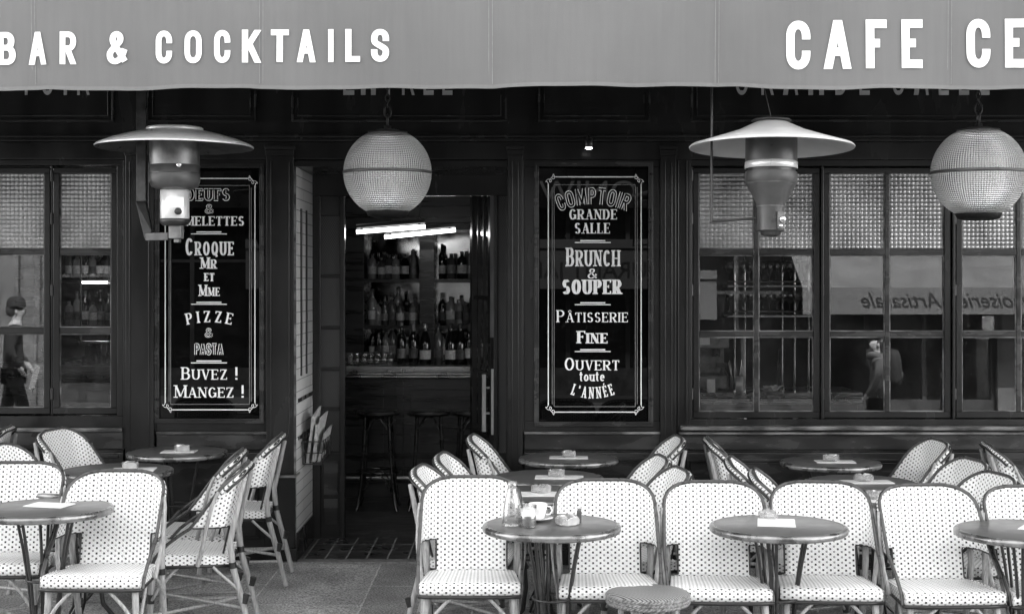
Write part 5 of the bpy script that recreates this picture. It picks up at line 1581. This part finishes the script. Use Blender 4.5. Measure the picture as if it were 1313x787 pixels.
    glasses([(XD(934 + 8.6*i), YD - .04, zr[0]) for i in range(13)], False, 'on the lower rack tier behind the right window')
    glasses([(XD(934 + 8.6*i), YD - .04, zr[1]) for i in range(13)], False, 'on the upper rack tier behind the right window')
    # things on that counter
    def spray(px, lab):
        o = thing('spray_bottle', lab, 'bottle', (XX(px, ZD + .2), ZD + .2 - DF, zc))
        m = MB(); m.lathe([(.04,0),(.042,.005),(.042,.12),(.018,.16),(.016,.18)], n=20); m.build('body', M_GREYMETAL, o)
        m = MB(); m.box(-.05, -.014, .182, .03, .014, .215); m.box(.012, -.008, .145, .03, .008, .182); m.build('trigger_head', M_BLACKMETAL, o, .004)
    spray(927, 'dark spray bottle on the low counter behind the right window')
    o = thing('utensil_pot', 'pot of bar spoons and tongs on the low counter behind the right window', 'pot', (XX(945, ZD + .2), ZD + .2 - DF, zc))
    m = MB(); m.lathe([(.045,0),(.05,.004),(.055,.11),(.05,.11),(.045,.01),(.0001,.008)], n=24); m.build('pot', M_STEEL, o)
    m = MB()
    for i in range(7):
        a = i*.9; m.tube([(.02*math.cos(a), .02*math.sin(a), .012), (.07*math.cos(a), .05*math.sin(a), .22 + .015*(i % 3))], .004, 6)
    m.build('utensils', M_CHROME, o)
    o = thing('coffee_machine', 'steel coffee machine on the low counter at the left of the right window', 'coffee machine', (XX(903, ZD + .3), ZD + .3 - DF, zc))
    m = MB(); m.box(-.16, -.15, .02, .16, .18, .12); m.box(-.16, .02, .12, .16, .18, .33); m.box(-.17, -.18, .33, .17, .19, .46); m.build('machine_body', M_DULLSTEEL, o, .01)
    m = MB()
    for x in (-.08, .08): m.lathe([(.032,.265),(.034,.27),(.034,.33)], (x, -.09, 0), 16)
    for x in (-.08, .08): m.tube([(x, -.11, .285), (x, -.24, .278)], .012, 8)
    m.build('group_head', M_BLACKMETAL, o)
    m = MB(); m.box(-.13, -.1815, .36, .02, -.1805, .43); m.build('control_panel', M_WHITE, o)
    o = thing('menu_holder', 'small white card standing on the low counter behind the right window', 'sign', (XX(912, ZD + .02), ZD + .02 - DF, zc))
    m = MB(); m.obox(Matrix.Translation((0, 0, .05)) @ Matrix.Rotation(R(-12), 4, 'X'), .06, .004, .10); m.obox(Matrix.Translation((0, .03, .05)) @ Matrix.Rotation(R(16), 4, 'X'), .06, .004, .10); m.build('card', M_CARD, o)
    o = thing('folded_cloth', 'crumpled bar cloth on the low counter behind the right window', 'cloth', (XX(992, ZD + .12), ZD + .12 - DF, zc))
    m = MB(); m.grid(lambda u, v: Vector((-.08 + .16*u, -.05 + .10*v, .012 + .014*math.sin(9*u + 4*v) + .012*math.sin(13*v) + .012)), 16, 12); m.grid(lambda u, v: Vector((-.08 + .16*(1-u), -.05 + .10*v, .003)), 4, 4); m.build('cloth', M_CARD, o)
    for i, p in enumerate((998, 1003)):
        o = thing('beer_tap', ['left chrome beer tap on the low counter behind the right window', 'right chrome beer tap on the low counter behind the right window'][i], 'tap', (XX(p, ZD + .25), ZD + .25 - DF, zc), 0, 'beer taps')
        m = MB(); m.lathe([(.03,0),(.03,.01),(.014,.02),(.014,.22),(.0001,.23)], n=16); m.tube([(0, 0, .2), (0, -.09, .2), (0, -.10, .15)], .01, 8); m.build('column', M_CHROME, o)
        m = MB(); m.tube([(0, -.05, .21), (0, -.06, .32)], [.008, .014], 8); m.build('handle', M_BLACKMETAL, o)

def clear_bottle_mat():
    return noise_mat('pale_bottle_glass', .16, .26, 3, .05, rvar=.02, spec=.8)
M_CLEARB = clear_bottle_mat()
M_DKLABEL = noise_mat('dark_bottle_label', .03, .08, 50, .5)
M_MIDLABEL = noise_mat('grey_bottle_label', .14, .26, 50, .5)
M_STOOLWOOD = noise_mat('black_bentwood', .012, .03, 9, .16, rvar=.05, spec=.7)
M_WORNWOOD = noise_mat('panel_wood', .02, .05, 6, .35)

# ------------------------------------------------------------------ across the street (seen mirrored in the panes)
def text_obj(txt, size, loc, parent, mat, shear=0.0, sx=1.0, align='CENTER'):
    cu = bpy.data.curves.new('lettering', 'FONT'); cu.body = txt; cu.size = size; cu.align_x = align; cu.shear = shear; cu.extrude = .004
    cu.materials.append(mat)
    o = bpy.data.objects.new('lettering', cu); COL.objects.link(o)
    dg = bpy.context.evaluated_depsgraph_get()
    me = bpy.data.meshes.new_from_object(o.evaluated_get(dg))
    bpy.data.objects.remove(o)
    me.materials.clear(); me.materials.append(mat)
    o = bpy.data.objects.new('lettering', me); COL.objects.link(o)
    o.parent = parent; o.location = loc; o.rotation_euler = (R(90), 0, PI); o.scale = (sx, 1, 1)
    return o

def build_street():
    YO = -14.0
    b = thing('opposite_building', 'pale stone building across the street with two shopfronts', 'building', (0, 0, 0))
    m = MB()
    m.box(-26, YO - 8, -.6, 10.2, YO - .6, 6.2); m.box(-26, YO - .6, 3.9, 10.2, YO, 6.2)  # roof kept low and right end cut short to let sky light in
    tag(m.build('upper_wall', M_PLASTER, b), 'pale rendered upper storeys')
    m = MB(); m.box(-26, YO - .598, 3.15, 10.2, YO, 3.898)
    for (a, c) in ((-26, -7.5), (-.6, -.1), (7.82, 8.25), (9.4, 10.2)): m.box(a, YO - .6, -.6, c, YO, 3.15)
    m.build('wall', M_STONE, b)
    m = MB(); m.box(-26, YO - .02, 3.15, 10.2, YO + .16, 3.32); m.box(-26, YO, 3.32, 10.2, YO + .10, 3.44); m.box(-26, YO, 6.0, 10.2, YO + .14, 6.15)
    for x in (-9.6, -8.9, -8.25, -7.9): m.box(x, YO + .0, -.4, x + .26, YO + .10, 2.9); m.box(x - .05, YO, 2.9, x + .31, YO + .14, 3.14)
    m.build('cornice', M_STONE, b)
    # shop windows and doors, dark inside
    for i, (a, c) in enumerate(((-7.5, -4.1), (-4.1, -.6), (-.1, 7.82), (8.25, 9.4))):
        m = MB(); m.box(a + .002, YO - .58, -.55, c - .002, YO - .50, 3.148); m.build('shop_interior', M_OPPDARK, b)
        m = MB(); n = max(2, int((c-a)/.95))
        for j in range(n + 1):
            x = a + (c - a - .07)*j/n; m.box(x, YO - .2, -.5, x + .07, YO - .12, 3.14)
        m.box(a, YO - .22, -.5, c, YO - .10, .42 if i != 3 else .62); m.box(a + .0, YO - .195, 2.15, c, YO - .125, 2.2)
        m.build('shopfront_frame', M_OPPFRAME, b)
        m = MB(); m.box(a + .01, YO - .17, .43 if i != 3 else .63, c - .01, YO - .165, 3.13); m.build('shop_pane', M_GLASS, b)
    for i in range(8):
        x = -11 + 2.7*i
        m = MB(); m.box(x, YO + .002, 4.1, x + 1.2, YO + .05, 5.7); w = m.build('window', M_WHITE, b)
        m = MB()
        for q in (0, 1):
            for r_ in range(3): m.box(x + .08 + .54*q, YO + .051, 4.2 + .48*r_, x + .56 + .54*q, YO + .056, 4.62 + .48*r_)
        m.build('pane', M_BLACKGLASS, w)
    # bakery awning with its script
    t = thing('bakery_awning', 'pale awning with dark script above the bakery across the street', 'awning', (0, 0, 0))
    m = MB(); z0, z1 = 1.80, 2.22; ya = YO + 1.0
    m.box(4.7, ya - .012, z0, 9.4, ya, z1); m.build('valance', M_OPPAWN, t)
    m = MB(); m.add([(4.7, ya - .012, z1), (9.4, ya - .012, z1), (9.4, YO + .02, 2.85), (4.7, YO + .02, 2.85), (4.7, ya - .012, z1 - .02), (9.4, ya - .012, z1 - .02), (9.4, YO + .02, 2.83), (4.7, YO + .02, 2.83)],
          [(0,1,2,3),(7,6,5,4),(0,4,5,1),(1,5,6,2),(2,6,7,3),(3,7,4,0)]); m.build('canopy', M_STONE2, t)
    text_obj('Viennoiserie Artisanale', .34, (6.95, ya + .006, z0 + .11), t, M_OPPTEXT, .4, .92)
    # restaurant awning and its name board
    t = thing('restaurant_awning', 'grey awning reading RESTAURANT JAPONAIS across the street', 'awning', (0, 0, 0))
    m = MB(); m.box(-4.2, YO + .75, 1.72, 3.4, YO + .765, 2.36); m.box(-4.2, YO + .76, 2.36, 3.4, YO + .80, 2.45); m.build('valance', M_OPPAWN2, t)
    m = MB(); m.box(-4.2, YO + .02, 2.45, 3.4, YO + .79, 2.50); m.build('canopy', M_OPPAWN2, t)
    text_obj('RESTAURANT JAPONAIS', .36, (1.2, YO + .77, 1.90), t, M_OPPTEXT)
    t = thing('restaurant_sign', 'dark name board reading ONIWA over the restaurant across the street', 'sign', (0, 0, 0))
    m = MB(); m.box(-6.6, YO + .165, 3.02, 3.4, YO + .22, 3.92); m.build('board', M_OPPDARK, t, .01)  # board stretched past the name to keep the left glass board's reflection dark
    text_obj('ONIWA', .48, (1.05, YO + .226, 3.13), t, M_OPPLETTER, 0, 1.15)

M_STONE2 = noise_mat('bakery_canopy_canvas', .11, .16, 3, .8)  # plain grey canvas, close in tone to the valance
M_CAPBLACK = noise_mat('matt_black_cap', .003, .006, 8, .5, spec=.2)
M_OPAL = noise_mat('opal_glass', .88, .92, 4, .25)
M_OPPAWN2 = cloth_mat('grey_restaurant_canvas', .11)
M_OPPTEXT = noise_mat('dark_script_paint', .012, .02, 5, .6)
M_OPPLETTER = noise_mat('pale_sign_letters', .12, .16, 5, .6)
M_OPPFRAME = noise_mat('shopfront_paint', .035, .07, 6, .4)

# ------------------------------------------------------------------ passers-by (they show only as reflections)
def skin_mesh(name, joints, edges, mat, parent, sub=2, root=0):
    me = bpy.data.meshes.new(name)
    me.from_pydata([j[:3] for j in joints], edges, [])
    o = bpy.data.objects.new(name, me); COL.objects.link(o)
    me.materials.append(mat)
    o.parent = parent
    o.modifiers.new('skin', 'SKIN')
    if not me.skin_vertices: me.attributes.new('skin', 'FLOAT', 'POINT') if False else None
    sv = me.skin_vertices[0].data if me.skin_vertices else None
    if sv is None: return o
    for i, j in enumerate(joints):
        sv[i].radius = (j[3], j[4] if len(j) > 4 else j[3]); sv[i].use_root = (i == root)
    s_ = o.modifiers.new('smooth', 'SUBSURF'); s_.levels = sub; s_.render_levels = sub
    return o

def person(x, y, rz, label, hh, coat, trousers, hair, stride=.18, hood=False, hat=False, scarf=None):
    """walking figure facing -y in local space"""
    s = hh/1.7
    t = thing('person', label, 'person', (x, y, ground(max(-9, min(9, x))) - .13), rz)
    J = lambda *r: [(a*s, b*s, c*s, *[q*s for q in rest]) for a, b, c, *rest in r]
    st = stride
    body = J((0,0,.95,.125,.10),(0,0,1.10,.12,.095),(0,.005,1.28,.15,.105),(0,.01,1.40,.12,.08),(0,0,1.46,.055),(0,-.012,1.53,.06),(0,-.015,1.58,.078,.095),(0,-.012,1.65,.075,.09),
             (.085,0,.90,.085),(.09,-st*.6,.50,.06),(.09,-st,.10,.042),(.09,-st-.13,.035,.035,.03),
             (-.085,0,.90,.085),(-.09,st*.35,.50,.06),(-.09,st,.13,.042),(-.09,st-.10,.045,.035,.03),
             (.17,.01,1.38,.055),(.215,.05,1.12,.042),(.21,-.08,.92,.034),(.205,-.13,.84,.022,.036),
             (-.17,.01,1.38,.055),(-.215,-.03,1.12,.042),(-.21,-.18,.94,.034),(-.205,-.24,.87,.022,.036),
             (0,-.108,1.565,.012))
    ed = [(0,1),(1,2),(2,3),(3,4),(4,5),(5,6),(6,7),(0,8),(8,9),(9,10),(10,11),(0,12),(12,13),(13,14),(14,15),(3,16),(16,17),(17,18),(18,19),(3,20),(20,21),(21,22),(22,23),(6,24)]
    b = skin_mesh('body', body, ed, M_SKIN, t)
    for sx_ in (.205, -.205):                               # fingers: five short chains from each palm
        yy = -.13 if sx_ > 0 else -.24; zz = .84 if sx_ > 0 else .87
        fj, fe = [], []
        for k_, (o_, ln) in enumerate(((-.026,.055),(-.009,.066),(.009,.062),(.026,.05),(-.04,.045))):
            i = len(fj)
            dy = o_; 
            fj += J((sx_, yy + dy, zz - .02, .0085), (sx_*.985, yy + dy - (.004 if k_ < 4 else .012), zz - .02 - ln*.5, .008), (sx_*.95, yy + dy - (.002 if k_ < 4 else .02), zz - .02 - ln, .006))
            fe += [(i, i+1), (i+1, i+2)]
        skin_mesh('fingers', fj, fe, M_SKIN, b, 1)
    ct = J((0,.0,.80,.175,.145),(0,0,.98,.155,.125),(0,.005,1.15,.15,.12),(0,.01,1.30,.175,.13),(0,.012,1.41,.13,.095),(0,.008,1.455,.08,.08),
           (.185,.012,1.38,.075),(.228,.05,1.12,.06),(.222,-.075,.95,.048),(-.185,.012,1.38,.075),(-.228,-.03,1.12,.06),(-.222,-.165,.965,.048))
    skin_mesh('coat', ct, [(0,1),(1,2),(2,3),(3,4),(4,5),(4,6),(6,7),(7,8),(4,9),(9,10),(10,11)], coat, t)
    tr = J((0,.0,.93,.14,.115),(.088,0,.86,.098),(.092,-st*.6,.50,.075),(.092,-st,.13,.06),(-.088,0,.86,.098),(-.092,st*.35,.50,.075),(-.092,st,.16,.06))
    skin_mesh('trousers', tr, [(0,1),(1,2),(2,3),(0,4),(4,5),(5,6)], trousers, t)
    for sx_, yy, zz in ((.09, -st, .03), (-.09, st, .05)):
        m = MB(); pr = [(.045,.05),(.04,-.05),(.038,-.12),(.025,-.175)]
        vs = []
        for w_, y_ in pr:
            for k_ in range(8):
                a = 2*PI*k_/8; vs.append(((sx_ + w_*math.cos(a))*s, (yy + y_ + .02)*s, (zz + .03*math.sin(a))*s))
        m.add(vs, [(i*8+k_, i*8+(k_+1) % 8, (i+1)*8+(k_+1) % 8, (i+1)*8+k_) for i in range(3) for k_ in range(8)] + [tuple(range(7,-1,-1)), tuple(range(24,32))], True)
        m.build('shoe', M_DKCLOTH, t)
    m = MB()                                                # eyes, mouth, ears
    for e in (-.032, .032): m.lathe([(.0001,-.009*s),(.009*s,0),(.0001,.009*s)], (e*s, -.102*s, 1.59*s), 10)
    m.build('eye', M_DKCLOTH, b)
    m = MB(); m.tube([(-.025*s, -.1*s, 1.528*s), (0, -.106*s, 1.526*s), (.025*s, -.1*s, 1.528*s)], .005*s, 6); m.build('mouth', M_COAT, b)
    m = MB()
    for e in (-1, 1): m.lathe([(.0001,-.03*s),(.014*s,-.015*s),(.016*s,.015*s),(.0001,.03*s)], (e*.078*s, .0, 1.585*s), 10)
    m.build('ear', M_SKIN, b)
    hj = J((0,.02,1.66,.095,.105),(0,.05,1.60,.085,.08),(0,.065,1.52,.07,.05)) + ([] if hat else J((0,.06,1.42,.075,.045),(0,.065,1.33,.05,.03)))
    skin_mesh('hair', hj, [(i, i+1) for i in range(len(hj)-1)], hair, t)
    if hat:
        m = MB(); m.lathe([(.108*s,1.64*s),(.11*s,1.66*s),(.104*s,1.71*s),(.07*s,1.755*s),(.0001,1.765*s)], (0,.0,0), 24)
        m.grid(lambda u, v: Vector(((.1*(2*u-1))*s, (-.095 - .085*v*(1-(2*u-1)**2*.5))*s, (1.652 - .012*v)*s)), 10, 4); m.build('cap', M_DKCLOTH, t)
    if scarf:
        m = MB(); m.tube([(.105*math.cos(2*PI*i/20)*s, (.095*math.sin(2*PI*i/20) - .008)*s, (1.455 + .012*math.sin(2*PI*i/10))*s) for i in range(20)], .042*s, 10, closed=True)
        m.build('scarf', scarf, t)
    return t

def build_people():
    ZP = 17.0
    x1 = XX(1127, ZP)
    person(x1, -8.0, R(-82), 'woman in a grey woollen coat and thick scarf walking, mirrored in the right window', 1.66, M_COAT, M_DKCLOTH, M_HAIR, scarf=M_OPPAWN)
    t = thing('backpack', 'black backpack on the back of the woman in the woollen coat', 'backpack', (x1 + .26, -8.04, .86), R(-82))
    m = MB(); m.lathe([(.0001,-.02),(.12,0),(.15,.06),(.155,.22),(.14,.36),(.09,.43),(.0001,.45)], n=24); o = m.build('bag', M_DKCLOTH, t); o.scale = (1, .72, 1)
    m = MB(); m.lathe([(.0001,.05),(.10,.06),(.105,.16),(.0001,.19)], (0, .075, 0), 20); o = m.build('pocket', M_BLACKMETAL, t); o.scale = (1, .7, 1)
    m = MB()
    for e in (-.09, .09): m.tube([(e, -.08, .40), (e*1.1, -.19, .50), (e*1.3, -.36, .42), (e*1.3, -.37, .25), (e*1.1, -.09, .06)], .014, 8)
    m.build('strap', M_DKCLOTH, t)
    person(XX(1205, ZP), -7.4, R(-75), 'short fair-haired person in a dark coat walking behind the woman, mirrored at the pane edge', 1.30, M_DKCLOTH, M_DKCLOTH, M_PALEHAIR)
    person(XX(14, ZP), -8.0, R(70), 'man in a dark cap and coat carrying papers, mirrored in the left window', 1.80, M_DKCLOTH, M_DKCLOTH, M_HAIR, hat=True)
    t = MB(); t.box(-.12, -.004, -.16, .12, .004, .16); o = t.build('held_papers', M_CARD, None, .002)
    tag(o, 'white papers held by the man in the dark cap', 'papers'); o.location = (XX(14, ZP) + .22, -8.10, .83); o.rotation_euler = (R(12), R(10), R(60))

# ------------------------------------------------------------------ build everything
random.seed(5)
build_setting()
build_facade()
build_signs()
build_awning()
build_globe(497, 221.5, 7.42, 56.5, 'ribbed glass globe lamp hanging in front of the doorway')
build_globe(1254.5, 221.5, 7.16, 59.5, 'ribbed glass globe lamp hanging at the right edge before the window')
build_heaters()
place_chairs()
place_tables()
build_newspapers()
build_bar()
build_street()
build_people()
